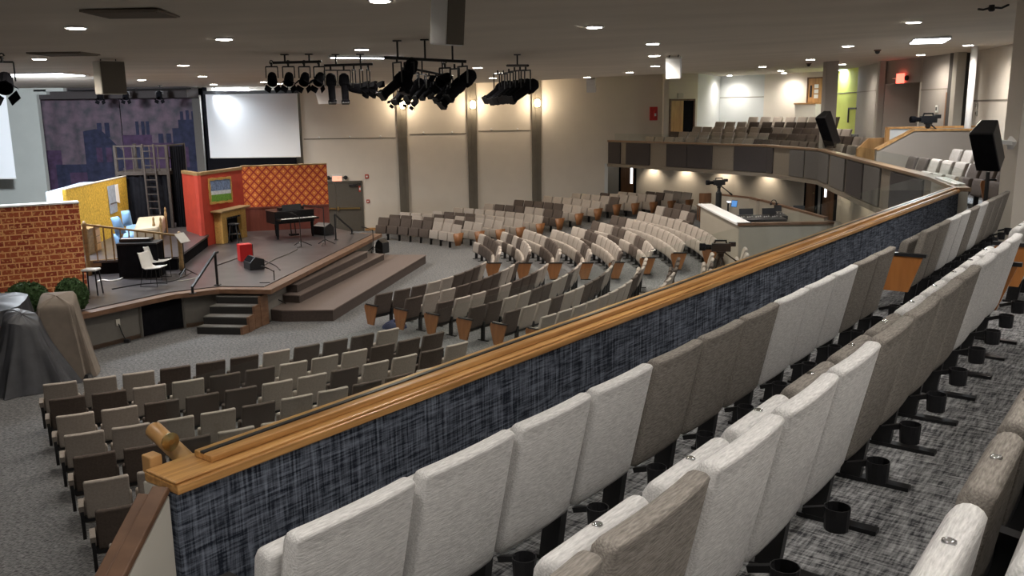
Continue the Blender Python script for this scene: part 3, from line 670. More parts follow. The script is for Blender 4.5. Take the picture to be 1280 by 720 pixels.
def cup(c, r, h):
    return MB().lathe(c, [(r * .86, 0), (r * .9, .0), (r, h), (r * .93, h), (r * .84, .008)], 14)
SEAT = {}
def seat_proto(kind, fab, end=None, cush=None):
    """kind: balcony / floor; fab: material key; end: None / 'L' / 'R' wood panel side"""
    key = (kind, fab, end, cush)
    if key in SEAT: return SEAT[key]
    if ('m', kind) not in SEAT:
        if kind == 'balcony':
            w = .53; X = .2855
            SEAT['m', kind] = dict(w=w, X=X,
                back=loft_slab(w, .30, .90, .13, 0, .075, .011, .024, 6).mesh('backrest', M['light_fabric'], smooth=True),
                seat=loft_slab(.49, .33, .785, .25, .185, .085, 0, .04, 4).mesh('folded_seat', M['light_fabric'], smooth=True),
                bolt=MB().lathe((0, .228, .783), [(.016, 0), (.0155, .005), (.009, .008), (.004, .0075)], 12).mesh('seat_bolt', M['chrome'], smooth=True))
            p = MB(); p.bar((X, .27, 0), (X, .21, .46), .05, .10, (0, 1, 0)); p.box((X, .16, .012), (.06, .36, .02)); p.bar((-X, .26, .40), (X, .26, .40), .04, .06); p.bar((X, .13, .30), (X, .04, .33), .025, .025)
            SEAT['m', kind]['leg'] = p.mesh('pedestal', M['black'])
            SEAT['m', kind]['cup'] = cup((X, .0, .255), .052, .095).mesh('cup_holder', M['plastic'])
        else:
            w = .505; X = .3
            SEAT['m', kind] = dict(w=w, X=X,
                back=loft_slab(w, .37, .90, .16, 0, .085, .02, .03, 7, groove=4, nx=4).mesh('backrest', M['floor_light'], smooth=True),
                seat=loft_slab(.55, .27, .62, .27, .22, .10, 0, .045, 3, nx=3).mesh('folded_seat', M['floor_light'], smooth=True))
            p = MB(); p.bar((X, .22, 0), (X, .2, .46), .045, .09, (0, 1, 0)); p.box((X, .2, .012), (.05, .3, .02)); p.bar((-X, .22, .36), (X, .22, .36), .04, .08)
            SEAT['m', kind]['leg'] = p.mesh('pedestal', M['black'])
        SEAT['m', kind]['white_dot'] = None
        w = SEAT['m', kind]['w']; X = SEAT['m', kind]['X']
        for s, nm in ((-1, 'L'), (1, 'R')):
            prof = [(.03, .63), (.36, .63), (.40, .59), (.40, .26), (.15, .26)] if kind == 'balcony' else [(-.02, .62), (.44, .62), (.46, .54), (.36, .14), (.14, .14)]
            e = MB().extrude([(s * X - .017, a, b) for a, b in prof], (.034, 0, 0)); SEAT['m', kind]['end' + nm] = e.mesh('end_panel', M['end_wood'])
            c = MB().bar((s * X, prof[0][0] - .03, prof[0][1] + .016), (s * X, .39, prof[0][1] + .016), .055, .032); SEAT['m', kind]['cap' + nm] = c.mesh('armrest_cap', M['plastic'])
        e = MB().extrude([(-X - .02, a, b) for a, b in [(.12, .58), (.34, .58), (.34, .1), (.2, .1)]], (.04, 0, 0)); SEAT['m', kind]['endK'] = e.mesh('end_frame', M['black'])
        e = MB().extrude([(-X - .03, a, b) for a, b in [(.03, .60), (.20, .64), (.22, .40)]], (.06, 0, 0)); SEAT['m', kind]['capK'] = e.mesh('armrest_pad', M['floor_light'])
    md = SEAT['m', kind]
    r = bpy.data.objects.new('theater_seat', None); r.empty_display_size = .1
    ch = []
    def part(name, me, mm, par=None):
        mk = ('mm', kind, name, mm, end)
        if mk not in SEAT: c = me.copy(); c.materials[0] = M[mm]; SEAT[mk] = c
        o = bpy.data.objects.new(name, SEAT[mk]); o.parent = par or r
        return o
    ch.append((part('backrest', md['back'], fab), [])); s = part('folded_seat', md['seat'], cush or fab)
    sub = []
    if kind == 'balcony': sub.append(part('seat_bolt', md['bolt'], 'chrome', s))
    ch.append((s, sub)); ch.append((part('pedestal', md['leg'], 'black'), []))
    if kind == 'balcony': ch.append((part('cup_holder', md['cup'], 'plastic'), []))
    if end:
        k_ = end == 'K'; e = part('end_frame' if k_ else 'end_panel', md['end' + end], 'black' if k_ else ('end_wood' if kind == 'balcony' else 'floor_end')); ch.append((e, [part('armrest_pad' if k_ else 'armrest_cap', md['cap' + end], 'floor_light' if k_ else 'plastic', e)]))
    SEAT[key] = (r, ch); return SEAT[key]
def put_seat(kind, fab, loc, rz, label, group, end=None, cush=None):
    r0_, ch = seat_proto(kind, fab, end, cush)
    r = r0_.copy(); col.objects.link(r); r.location = loc; r.rotation_euler = (0, 0, rz); r['label'] = label; r['category'] = 'seat'; r['group'] = group
    for c, subs in ch:
        k = c.copy(); col.objects.link(k); k.parent = r
        for g in subs: q = g.copy(); col.objects.link(q); q.parent = k
    return r
def facing(n): return math.atan2(n[1], n[0]) - PI / 2
PITCHB = .571
O1 = V((-.31, 2.87, 0)); O2 = V((.58, 2.32, 0))
FAB = {'L': 'light_fabric', 'T': 'taupe_fabric', 'l': 'floor_light', 'd': 'floor_dark', 'w': 'light_fabric'}
CNAME = {'L': 'light grey', 'T': 'taupe', 'l': 'warm light grey', 'd': 'dark brown', 'w': 'pale grey'}
rzN = facing(N)
def balcony_row(o, seq, k0, z, rowname, endname, ends={}, cush={}):
    for i, c in enumerate(seq):
        k = k0 + i
        p = o + D * (PITCHB * k - PITCHB / 2)
        lab = '%s upholstered balcony seat, %s from near end of the %s' % (CNAME[c], ORD[i], rowname)
        put_seat('balcony', FAB[c], V((p.x, p.y, z)), rzN, lab, 'seats of the near balcony', ends.get(i), FAB[cush[i]] if i in cush else None)
balcony_row(O1, 'LLLLTTTLLLTT', 0, 3.05, 'front row', '', {0: 'L'})
balcony_row(O1, 'TTLLTLTTT', 13.25 + .75, 3.05, 'front row past the aisle', '', {0: 'L'})
balcony_row(O2, 'TTLLLTTTTLLL', -1, 3.30, 'second row', '', {11: 'R'}, {1: 'L', 2: 'L', 4: 'T', 7: 'L', 8: 'L'})
balcony_row(O2, 'LLTLL', 13.0, 3.30, 'second row past the aisle', '', {0: 'L'})
balcony_row(O2 - N * .86, 'LTTLT', 0.05, 3.50, 'third row', '', {})
# ---- main floor: every seat is computed in plan, the largest in view are individuals
spots = []     # (x, y, z, facing, colour, block, row, index, end)
def runs(rng, n):
    s = ''
    while len(s) < n: s += rng.choice('lld') * rng.choice((1, 2, 2, 3))
    return s[:n]
rng = random.Random(11)
AC = V((-15.5, 31.3, 0)); aL = V((-7.67, 13.71, 0)); aisle_p = V((-2.0, 17.4, 0)); aisle_d = V((.84, -.54, 0)).normalized(); aisle_n = V((.54, .84, 0)).normalized()
APAT = ['llldddldddlld', 'ddllddllldddd', 'lldddlldlldld', 'lllldllddlldl', 'dddllddldldll', 'llddllddldlld', 'dldlldlldldld', 'ldllddlldlddl', 'ddldlldlddlld', 'lldlldldlldll']
for k in range(10):
    L0 = aL + V((.504, -.782, 0)) * k; v = L0 - AC; R = v.length; a0 = math.atan2(v.y, v.x); i = 0
    while i < 22:
        a = a0 + (.6 * (i + .45)) / R
        p = AC + V((math.cos(a), math.sin(a), 0)) * R
        if (p - aisle_p).dot(aisle_n) > -.15: break
        pat = APAT[k]; spots.append([p.x, p.y, floor_z(p.x, p.y), (AC - p).normalized(), pat[i % len(pat)], 'near floor block', k, i, 'K' if i == 0 else None]); i += 1
BPAT = ['dddlldddld', 'dllddddlldd', 'dlldldddllldl', 'ddllddlldlldd', 'dlldlldddlldl']
for j in range(9):
    R = 9.55 + .915 * j
    st = V((-3.28, 20.58, 0)) + V((.74, -.478, 0)) * j - FC; a0 = math.atan2(st.y, st.x); a1 = math.radians(-11.5 + j * .4); n = int((a1 - a0) * R / .6)
    pat = BPAT[j] if j < 5 else runs(rng, 20)
    for i in range(n):
        a = a0 + .6 * (i + .5) / R; p = FC + V((math.cos(a), math.sin(a), 0)) * R
        spots.append([p.x, p.y, floor_z(p.x, p.y), (FC - p).normalized(), pat[i % len(pat)], 'middle floor block', j, i, 'L' if i == 0 else None])
CPAT = ['llldddd', 'dlllldl', 'llddddll']
for j in range(14):
    R = 9.7 + .93 * j; a0 = math.radians(-5.5 + .12 * j); a1 = math.radians(25); n = int((a1 - a0) * R / .6); pat = CPAT[j] if j < 3 else runs(rng, 20)
    for i in range(n):
        a = a0 + .6 * (i + .5) / R; p = FC + V((math.cos(a), math.sin(a), 0)) * R
        if (p.x > 6.32 and p.y < 31.4) or (p.x > 6.9 and p.y < 35.3): continue
        spots.append([p.x, p.y, floor_z(p.x, p.y), (FC - p).normalized(), pat[i % len(pat)], 'far floor block', j, i, 'L' if i == 0 else None])
DPAT = ['llldddddlld', 'lldlldldd']
for j in range(13):
    R = 10.15 + .93 * j; a0 = math.radians(36.5 - .35 * j); i = 0; pat = DPAT[j] if j < 2 else runs(rng, 22)
    while i < 24:
        a = a0 + .6 * (i + .5) / R; p = FC + V((math.cos(a), math.sin(a), 0)) * R
        wy = 38.6 + (p.x + 9.2) * .119
        if p.y > wy - (2.75, 1.95, 1.1, .8, .55)[min(j, 4)]: break
        spots.append([p.x, p.y, floor_z(p.x, p.y), (FC - p).normalized(), pat[i % len(pat)], 'pilaster wall block', j, i, 'L' if i == 0 else None]); i += 1
CPOST = wray(1033, 30.4) + V((.1, .1, 0))
# far balcony rows and the side section on the right
for k in range(5):
    z = 3.05 + .2 * k; i = 0; pat = runs(rng, 60)
    if k == 3: pat = pat[:30] + 'wwwddwwwllww' + pat[42:]
    a = math.radians(-10 + .6 * k); aend = math.radians(38.3 - 1.5 * k)
    while a < aend:
        R = 20.5 + .95 * k + .65 * (1 - sstep(24, 33, math.degrees(a)))
        p = FC + V((math.cos(a), math.sin(a), 0)) * R; dg = math.degrees(a)
        ok_ = (p - CPOST).length > .75 and all((p - P_).dot(V(((Q_ - P_).y, -(Q_ - P_).x, 0)).normalized()) > .7 for P_, Q_ in ((b2, b3), (b3, b4), (b4, g0), (g0, b5), (b5, b6), (b6, b7), (b8, b9)) if (p - (P_ + Q_) / 2).length < 6) and not (p.y < 26.2 and p.x > 8.8) and not (p.y > 39.95 + (p.x - 5) * .1)
        if not (2.0 < dg < 5.2) and ok_:
            spots.append([p.x, p.y, z, (FC - p).normalized(), pat[i % 60], 'far balcony', k, i, None]); i += 1
        a += .6 / R
for k, (x0, z, ys, y0) in enumerate(((9.98, 3.05, 8, 17.6), (10.95, 3.22, 6, 18.6))):
    pat = ('dddllld', 'dddlll')[k]
    for i in range(ys):
        p = V((x0, y0 + .6 * i, 0)); spots.append([p.x, p.y, z, V((-1, .1, 0)).normalized(), pat[i % len(pat)], 'side balcony', k, i, 'R' if i == 0 else None])
def hidden(p):
    x, y, d = proj(p)
    if d < .5 or x < -25 or x > 1300 or y > 745: return True
    return x > 205 and y > 590 - .361 * (x - 215) + 4 and p[0] * N.x + p[1] * N.y > 3.1
vis = []
for s in spots:
    if hidden((s[0], s[1], s[2] + .92)): continue
    vis.append((proj((s[0], s[1], s[2] + .5))[2], s))
vis.sort(key=lambda q: q[0])
print('seats in view on the floor and far balcony:', len(vis))
NIND = 252
for d_, s in vis[:NIND]:
    x, y, z, n, c, blk, row, i, end = s
    lab = '%s theater seat, %s from %s, %s row of %s' % (CNAME[c], ORD[i], 'near end' if 'balcony' in blk else 'aisle', ORD[row], blk)
    put_seat('floor', FAB[c], V((x, y, z)), facing(n), lab, 'theater seats of the %s' % blk, end)
# the farther ones: one mesh
vs, fs, mi = [], [], []
sm = {'b': loft_slab(.53, .37, .90, .16, 0, .085, 0, .03, 1, nx=1), 's': loft_slab(.52, .27, .60, .27, .22, .10, 0, .03, 1, nx=1)}
lg = MB().bar((.3, .22, 0), (.3, .2, .46), .045, .09, (0, 1, 0)); ep = MB().extrude([(-.317, a, b) for a, b in [(-.02, .62), (.44, .62), (.46, .54), (.36, .14), (.14, .14)]], (.034, 0, 0))
for d_, s in vis[NIND:]:
    x, y, z, n, c, blk, row, i, end = s; R = Matrix.Translation((x, y, z)) @ Matrix.Rotation(facing(n), 4, 'Z'); q = {'l': 0, 'd': 1, 'w': 4}[c]
    for mb, m_ in ((sm['b'], q), (sm['s'], q), (lg, 2)) + (((ep, 3),) if end else ()):
        o = len(vs); vs += [R @ p for p in mb.v]; fs += [tuple(k + o for k in f) for f in mb.f]; mi += [m_] * len(mb.f)
me = bpy.data.meshes.new('theater_seats'); me.from_pydata([tuple(p) for p in vs], [], fs)
for k in ('floor_light', 'floor_dark', 'black', 'floor_end', 'light_fabric'): me.materials.append(M[k])
me.polygons.foreach_set('material_index', mi)
for p in me.polygons: p.use_smooth = True
o = bpy.data.objects.new('theater_seats', me); col.objects.link(o); tag(o, 'farthest rows of grey and brown theater seats by the back wall and far balcony', 'seats', kind='stuff')
# ------------------------------------------------------------------ stage
S = .95
def P2(x, y, z=S): p = at(x, y, z); return V((p.x, p.y, 0))
sf = [V((-30, 16.4, 0)), V((-13.5, 16.4, 0)), V((-10.9, 17.2, 0)), P2(98, 389), P2(210, 365), P2(275, 357.5), P2(330, 358), P2(465, 291), P2(466, 297.5) + V((0, 0, 0))]
c0 = P2(330, 358); c1 = P2(465, 292.5)
stage_poly = [V((-30, 16.4, 0)), V((-13.5, 16.4, 0)), V((-10.9, 17.2, 0)), P2(98, 389), P2(210, 365), P2(275, 357.5), c0, c1, P2(447, 291.5), P2(413, 283.5), V((-8.6, 35.2, 0)), V((-9.3, 38.2, 0)), V((-30, 38.2, 0))]
struct(MB().prism(stage_poly, .0, S - .13).build('stage_platform', M['stage_face']))
struct(MB().prism(stage_poly, S - .02, S).build('floor_stage', M['stage_floor']))
struct(ribbon(stage_poly[1:9], -.3, .02, S - .13, S - .02).build('trim_stage_edge', M['brown_trim']))
struct(ribbon(stage_poly[2:6], .0, .015, 0, .10).build('baseboard_stage', M['brown_trim']))
# black grille in the stage front, outlet
fa, fb = stage_poly[4], stage_poly[5]
def sfp(px, seg): P, Q = stage_poly[seg], stage_poly[seg + 1]; t = (Q - P).normalized(); return atp(px, 405, P, V((t.y, -t.x, 0))), t
ga, t = sfp(176, 3); ga.z = 0; gb_ = P2(210, 365) + (P2(275, 357.5) - P2(210, 365)) * .25; gn = V((t.y, -t.x, 0))
gl = thing('stage_grille', 'black cloth grille opening in the stage front panel', 'grille', ga)
MB().slab(ga + gn * .03, P2(210, 365) + gn * .03, .03, .02, .8, 1).slab(P2(210, 365) + gn * .03, gb_ + gn * .03, .03, .02, .8, 1).build('grille_cloth', M['matte_black'], gl)
for q in (ga, gb_): MB().box(q + gn * .02 + V((0, 0, .41)), (.05, .05, .82)).build('grille_frame', M['stage_face'], gl)
oa, t = sfp(147, 3); n_ = V((t.y, -t.x, 0)); oo = thing('wall_outlet', 'pale electrical outlet with a black plug on the stage front', 'outlet', V((oa.x, oa.y, .5)))
MB().frame(V((oa.x, oa.y, .50)) + n_ * .015, .05, .012, .075, t, n_, V((0, 0, 1))).build('cover_plate', M['lip'], oo)
MB().tube([V((oa.x, oa.y, .47)) + n_ * .04, V((oa.x, oa.y, .25)) + n_ * .06 + t * .05, V((oa.x, oa.y, .06)) + n_ * .1 + t * .1], .012, 6).box(V((oa.x, oa.y, .05)) + n_ * .12 + t * .12, (.12, .1, .08)).build('plug_cable', M['plastic'], oo)
# side stairs
st = thing('stage_stairs', 'small four step stage stairs with dark risers and wooden side', 'stairs', P2(285, 400, 0))
rows = [((246, 408), (300, 409), .19), ((254, 395.5), (308, 396.5), .38), ((262, 382.5), (315, 383), .57), ((270, 370), (322, 370.5), .76)]
backl, backr = P2(276, 358), P2(330, 358.5)
for i, (a, b, z) in enumerate(rows):
    A, B = P2(*a, z), P2(*b, z)
    nA, nB = (P2(*rows[i + 1][0], rows[i + 1][2]), P2(*rows[i + 1][1], rows[i + 1][2])) if i < 3 else (backl, backr)
    MB().prism([A, B, nB + (nB - B) * .05, nA], z - .025, z).build('tread', M['stair_tread'], st)
    MB().prism([A, B, nB, nA], 0 if i == 0 else rows[i - 1][2] - .02, z - .025).build('riser', M['stair_riser'], st)
    MB().prism([B + V((.002, 0, 0)), B + V((.06, 0, 0)), nB + V((.06, .05, 0)), nB + V((.002, .05, 0))], 0, z).build('side_board', M['brown_trim'], st)
# wide steps and the low platform
lp = [P2(345, 386, .3), P2(416, 387, .3), P2(532, 318.5, .3), P2(488, 318, .3)]
struct(MB().prism([c0 + V((.05, .3, 0)), lp[1] + V((-1.3, 0, 0)), lp[1], lp[2], lp[3] + V((-.6, 0, 0)), c1 + V((.02, 0, 0))], 0, .28).build('low_platform', M['step_riser']))
struct(MB().prism([c0 + V((.05, .3, 0)), lp[1] + V((-1.3, 0, 0)), lp[1] + V((.01, -.02, 0)), lp[2] + V((.03, 0, 0)), lp[3] + V((-.6, 0, 0)), c1 + V((.02, 0, 0))], .27, .30).build('low_platform_carpet', M['step_carpet']))
for nm, (l, f, e), z, z0 in (('lower', ((345, 367.5), (374, 369), (480, 317)), .51, .29), ('upper', ((356, 355), (371, 355.5), (459, 314)), .73, .50)):
    l, f, e = P2(*l, z), P2(*f, z), P2(*e, z)
    dirs = (c1 - c0).normalized(); q = [c0 + dirs * max(.2, (l - c0).dot(dirs)), l, f, e, c0 + dirs * (e - c0).dot(dirs)]
    struct(MB().prism(q, z0, z - .03).build('stage_step_' + nm, M['step_riser'])); struct(MB().prism([q[0], q[1] + V((0, -.02, 0)), q[2] + V((.02, -.02, 0)), q[3] + V((.03, 0, 0)), q[4]], z - .03, z).build('stage_step_%s_carpet' % nm, M['step_carpet']))
# handrail of the side stairs
hr = thing('stair_handrail', 'black angled handrail with two posts at the stage stairs', 'handrail', P2(271, 357))
a = P2(272, 356.5); b = P2(241, 367); za, zb_ = zat(a, 316, 0), zat(b, 359, 0)
MB().bar(a + V((0, 0, S)), a + V((0, 0, za)), .05).box(a + V((0, 0, S + .01)), (.14, .14, .02)).build('post', M['black'], hr); MB().bar(b + V((0, 0, S)), b + V((0, 0, zb_ + .02)), .05).box(b + V((0, 0, S + .01)), (.14, .14, .02)).build('post', M['black'], hr)
MB().bar(a + V((0, 0, za)), b + V((0, 0, zb_)), .05).bar(a + V((0, 0, za)), a + (a - b).normalized() * .12 + V((0, 0, za)), .05).build('rail', M['black'], hr)
a = P2(420, 300); b = P2(440, 292.5); hr = thing('door_handrail', 'black handrail by the double door at the stage end', 'handrail', a); za, zb_ = zat(a, 268, 0), zat(b, 287, 0)
for q, z in ((a, za), (b, zb_)): MB().bar(q + V((0, 0, S)), q + V((0, 0, z)), .045).box(q + V((0, 0, S + .01)), (.12, .12, .02)).build('post', M['black'], hr)
MB().bar(a + V((0, 0, za)), b + V((0, 0, zb_)), .045).build('rail', M['black'], hr)
# ---- painted backdrop cloths
def cloth(name, lab, xa, xb, Y, z0, z1, shapes):
    t = thing(name, lab, 'backdrop', (( xa + xb) / 2, Y, z0))
    b = MB(); b.grid(lambda u, v: (xa + (xb - xa) * u, Y + .03 * math.sin(u * 30), z0 + (z1 - z0) * v), 60, 2)
    b.grid(lambda u, v: (xa + (xb - xa) * u, Y + .012 + .03 * math.sin(u * 30), z0 + (z1 - z0) * v), 60, 2); b.build('cloth', M['cloth_sky'], t, smooth=True)
    for i, (m_, poly) in enumerate(shapes):
        P = [(xa + (xb - xa) * u, Y - .035 - .003 * i, z0 + (z1 - z0) * v) for u, v in poly]
        MB().extrude(P, (0, .002, 0)).build('painted_roofline', M[m_], t)
def rect(a, b, c, d): return [(a, b), (c, b), (c, d), (a, d)]
cloth('painted_backdrop', 'left purple painted cloth of dark house roofs behind the stage', -20.9, -16.75, 38.6, 1.6, 6.0, [
    ('cloth_house2', rect(0, .0, .35, .48)), ('cloth_house', rect(.28, 0, .98, .34)), ('cloth_house', [(.60, .3), (.60, .66), (.72, .68), (.78, .68), (1.0, .46), (1.0, .3)]), ('cloth_house', rect(.75, .66, .8, .74)), ('cloth_house', rect(.83, .6, .88, .74)), ('cloth_house2', rect(.72, .36, .78, .5)), ('cloth_house2', rect(.82, .36, .88, .5)), ('cloth_house2', rect(.42, .04, .6, .26))])
cloth('painted_backdrop', 'right purple painted cloth of chimneys and roofs behind the stage', -16.7, -13.2, 38.55, 1.6, 6.0, [
    ('cloth_house2', rect(0, 0, .36, .62)), ('cloth_house', rect(.12, .0, .3, .5)), ('cloth_house', rect(.17, .62, .21, .75)), ('cloth_house', rect(.24, .62, .28, .75)), ('cloth_house', rect(.3, .62, .34, .75)), ('cloth_house2', rect(.36, 0, .64, .54)), ('cloth_house', rect(.44, .54, .5, .63)), ('cloth_house', rect(.54, .54, .6, .63)), ('cloth_house', rect(.62, 0, 1, .68)), ('cloth_house', rect(.7, .68, 1, .76)), ('cloth_house', rect(.73, .76, .77, .84)), ('cloth_house', rect(.8, .76, .84, .85)), ('cloth_house', rect(.87, .76, .91, .84)), ('cloth_house2', rect(.7, .3, .8, .5))])
struct(MB().box((-17, 38.7, 1.75), (7.6, .12, .35)).build('trim_backdrop', M['set_wood']))
struct(MB().box((-13.25, 38.1, 3.3), (.32, .2, 5.3)).build('trim_backdrop_edge', M['panel_grey']))
# ---- projection screens
def screen(lab, cx, Y, z0, z1, w, rz=0):
    t = thing('projection_screen', lab, 'projection screen', (cx, Y, z0))
    b = MB(); b.box((cx, Y, (z0 + z1) / 2), (w, .03, z1 - z0)); b.build('screen_cloth', M['screen'], t)
    b = MB(); b.box((cx, Y + .02, z1 + .06), (w + .15, .12, .14)); b.build('screen_case', M['plastic'], t)
    b = MB(); b.box((cx, Y, z0 - .02), (w, .05, .05)); b.build('bottom_bar', M['white_trim'], t)
    b = MB(); [b.bar((cx + s_ * w * .4, Y + .02, z1 + .1), (cx + s_ * w * .4, Y + .02, 6.3), .03) for s_ in (-1, 1)]; b.build('hanger', M['plastic'], t)
a = aty(256, 114, 38); b = aty(371, 117, 38); z0 = aty(372, 195, 38).z
screen('white projection screen on the wall right of the painted backdrop', (a.x + b.x) / 2, 38.05, z0, (a.z + b.z) / 2 - .05, b.x - a.x)
struct(MB().box((-11.0, 38.2, 2.2), (3.6, .12, 2.2)).build('wall_back_dark_dado', M['matte_black']))
b = aty(20, 222, 34.5); screen('white projection screen cut off by the left edge of view', b.x - 2.25, 34.5, b.z, aty(12, 112, 34.5).z - .05, 4.5)
# ---- painted flats
def flat_frame(px0, py0, px1, py1, z=S): return P2(px0, py0, z), P2(px1, py1, z)
def set_piece(name, lab, cat, A, B, th=.12, side=1):
    """root on the stage, local x from A to B"""
    d = (B - A); return thing(name, lab, cat, (A.x, A.y, S), math.atan2(d.y, d.x)), d.length
A, B = P2(-75, 381), P2(110, 362)
t, w = set_piece('brick_flat', 'painted red brick stage wall at the left of the stage', 'stage scenery', A, B)
zt = zat(B, 254, 0) - S; zl = zat(A, 262, 0) - S
MB().extrude([(0, 0, 0), (w, 0, 0), (w, 0, zt), (0, 0, zt)], (0, .1, 0)).build('brick_face', M['brick'], t, world=False)
MB().box((w / 2, .16, zt + .02), (w + .02, .42, .04)).build('top_ledge', M['white_trim'], t, world=False)
# bushes in front of it
def bush(lab, px, py, wpx, hpx, seed):
    c = P2(px, py); d = proj((c.x, c.y, S))[2]; r = wpx / F * d / 2; h = hpx / F * d
    rg = random.Random(seed); o = MB()
    o.grid(lambda u, v: V((c.x, c.y, S)) + V((r * .93 * math.sin(PI * v / 1.0) * math.cos(2 * PI * u), r * .5 * math.sin(PI * v) * math.sin(2 * PI * u), h * .46 + h * .48 * math.cos(PI * v))), 18, 12)
    for i in range(650):
        u, v = rg.random(), math.acos(rg.uniform(-1, 1)) / PI
        p = V((c.x, c.y, S)) + V((r * .95 * math.sin(PI * v) * math.cos(2 * PI * u), r * .55 * math.sin(PI * v) * math.sin(2 * PI * u), h * .47 + h * .49 * math.cos(PI * v)))
        if p.z < S: continue
        s = rg.uniform(.03, .06); X = V((rg.uniform(-1, 1), rg.uniform(-1, 1), rg.uniform(-1, 1))).normalized(); Y = X.orthogonal().normalized()
        o.add([p - X * s, p + Y * s * .6, p + X * s, p - Y * s * .6], [(0, 1, 2, 3)])
    m_ = o.build('bush', M['leaf']); tag(m_, lab, 'bush', 'bushes before the brick wall'); base_origin(m_, (c.x, c.y, S))
bush('dome-shaped green bush in front of the brick wall at its middle', 37, 389, 54, 38, 1); bush('dome-shaped green bush at the right end of the brick wall', 92, 388, 42, 42, 2); bush('green bush cut off at the left edge before the brick wall', -7, 392, 30, 30, 3)
# pale blue flat leaning behind, yellow bedroom wall
A = P2(62, 300); A = V((-14.6, 27.4, 0)); a3 = atp(57, 240, A, V((.3, -.95, 0))); b3_ = atp(101, 228, A, V((.3, -.95, 0)))
t = thing('blue_flat', 'pale blue scenery flat behind the brick wall', 'stage scenery', (a3.x, a3.y, S))
b_ = V((b3_.x, b3_.y, 0)); a_ = V((a3.x, a3.y, 0)); e_ = b_ + (b_ - a_) * .5
MB().extrude([V((a3.x, a3.y, S)), V((e_.x, e_.y, S)), V((e_.x, e_.y, b3_.z)), V((b3_.x, b3_.y, b3_.z)), V((a3.x, a3.y, a3.z))], (.03, .09, 0)).build('flat_face', M['pale_blue'], t)
zf = 1.32
yA = P2(86, 318, zf) + V((0, .5, 0)); yB = P2(163, 286, zf) + V((.0, .6, 0))
t = thing('yellow_flat', 'mottled yellow bedroom wall flat behind the bed', 'stage scenery', (yA.x, yA.y, S))
yd = (yB - yA).normalized(); yn = V((yd.y, -yd.x, 0))
tl = atp(82, 237, yA, yn); tr = atp(157.5, 220.5, yA, yn); br = atp(163, 290, yA, yn); bl = atp(86, 330, yA, yn)
MB().extrude([V((tl.x, tl.y, S)), V((br.x, br.y, S)), tr, tl], yn * -.1).build('flat_face', M['yellow'], t)
MB().bar(tl + V((0, 0, .01)) - yn * .05, tr + V((0, 0, .01)) - yn * .05, .12, .03).build('top_edge', M['lip'], t)
w0 = [atp(x, y, yA + yn * .02, yn) for x, y in ((134, 233), (143.5, 230.5), (147, 264), (138, 268))]
ps = thing('wall_poster', 'pale blue paper window hung on the yellow flat', 'poster', w0[3]); MB().extrude(w0, yn * .01).build('paper_sheet', M['pale_blue'], ps)
w1 = [atp(x, y, yA + yn * .035, yn) for x, y in ((143.5, 231), (147, 230), (150, 254), (145.5, 252))]; MB().extrude(w1, yn * .008).build('folded_edge', M['paper'], ps)
q = [atp(x, y, yA + yn * .035, yn) for x, y in ((138, 254.5), (145.5, 252), (145.8, 253.5), (138.3, 256))]; MB().extrude(q, yn * .008).build('paper_sash', M['panel_grey'], ps)
# raised bedroom platform with skirt
pl = [P2(108, 327, zf), P2(222, 321, zf), P2(260, 294, zf), P2(262, 291, zf) + V((-.4, 1.8, 0)), V((-14.0, 31.5, 0)), yA + V((-.4, .2, 0))]
t = thing('bedroom_platform', 'raised wooden stage platform with black skirt under the bed', 'platform', (pl[0].x, pl[0].y, S))
MB().prism(pl, zf - .06, zf).build('deck', M['stage_floor'], t); MB().prism([p + (V((-12.2, 27, 0)) - p) * .015 for p in pl], S, zf - .06).build('skirt', M['matte_black'], t)
MB().slab(pl[0] + V((0, -.05, 0)), pl[1] + V((-1.2, -.05, 0)), .06, zf - .16, zf + .02, 1).build('front_board', M['set_wood'], t)
# banister
t = thing('banister', 'wooden banister with turned posts sloping along the bedroom platform', 'banister', (pl[0].x, pl[0].y, S))
fn = (pl[1] - pl[0]).normalized(); fnn = V((fn.y, -fn.x, 0)); bp0 = pl[0] + fnn * .08
def bpt(px, py): return atp(px, py, bp0, fnn)
lt, lb = bpt(104, 275), bpt(110, 346); lb = V((lt.x, lt.y, S))
for (x, yt) in ((104.5, 276), (223.5, 289)):
    q = bpt(x, yt); zt = q.z; MB().lathe(V((q.x, q.y, S)), [(.07, 0), (.07, .2), (.055, .25), (.06, (zt - S) * .75), (.075, (zt - S) * .78), (.05, (zt - S) * .88), (.07, (zt - S) * .93), (.02, zt - S)], 10).build('newel_post', M['set_wood'], t, smooth=True)
r1_, r2_ = bpt(107, 281), bpt(223, 294.5); MB().bar(r1_, r2_, .07, .05).build('hand_rail', M['set_wood'], t)
for i in range(1, 11):
    u = i / 11; q = r1_ + (r2_ - r1_) * u
    MB().tube([V((q.x, q.y, zf)), V((q.x, q.y, (zf + q.z) / 2)), q], .016, 6, radii=[.016, .024, .016]).build('spindle', M['set_wood'], t)
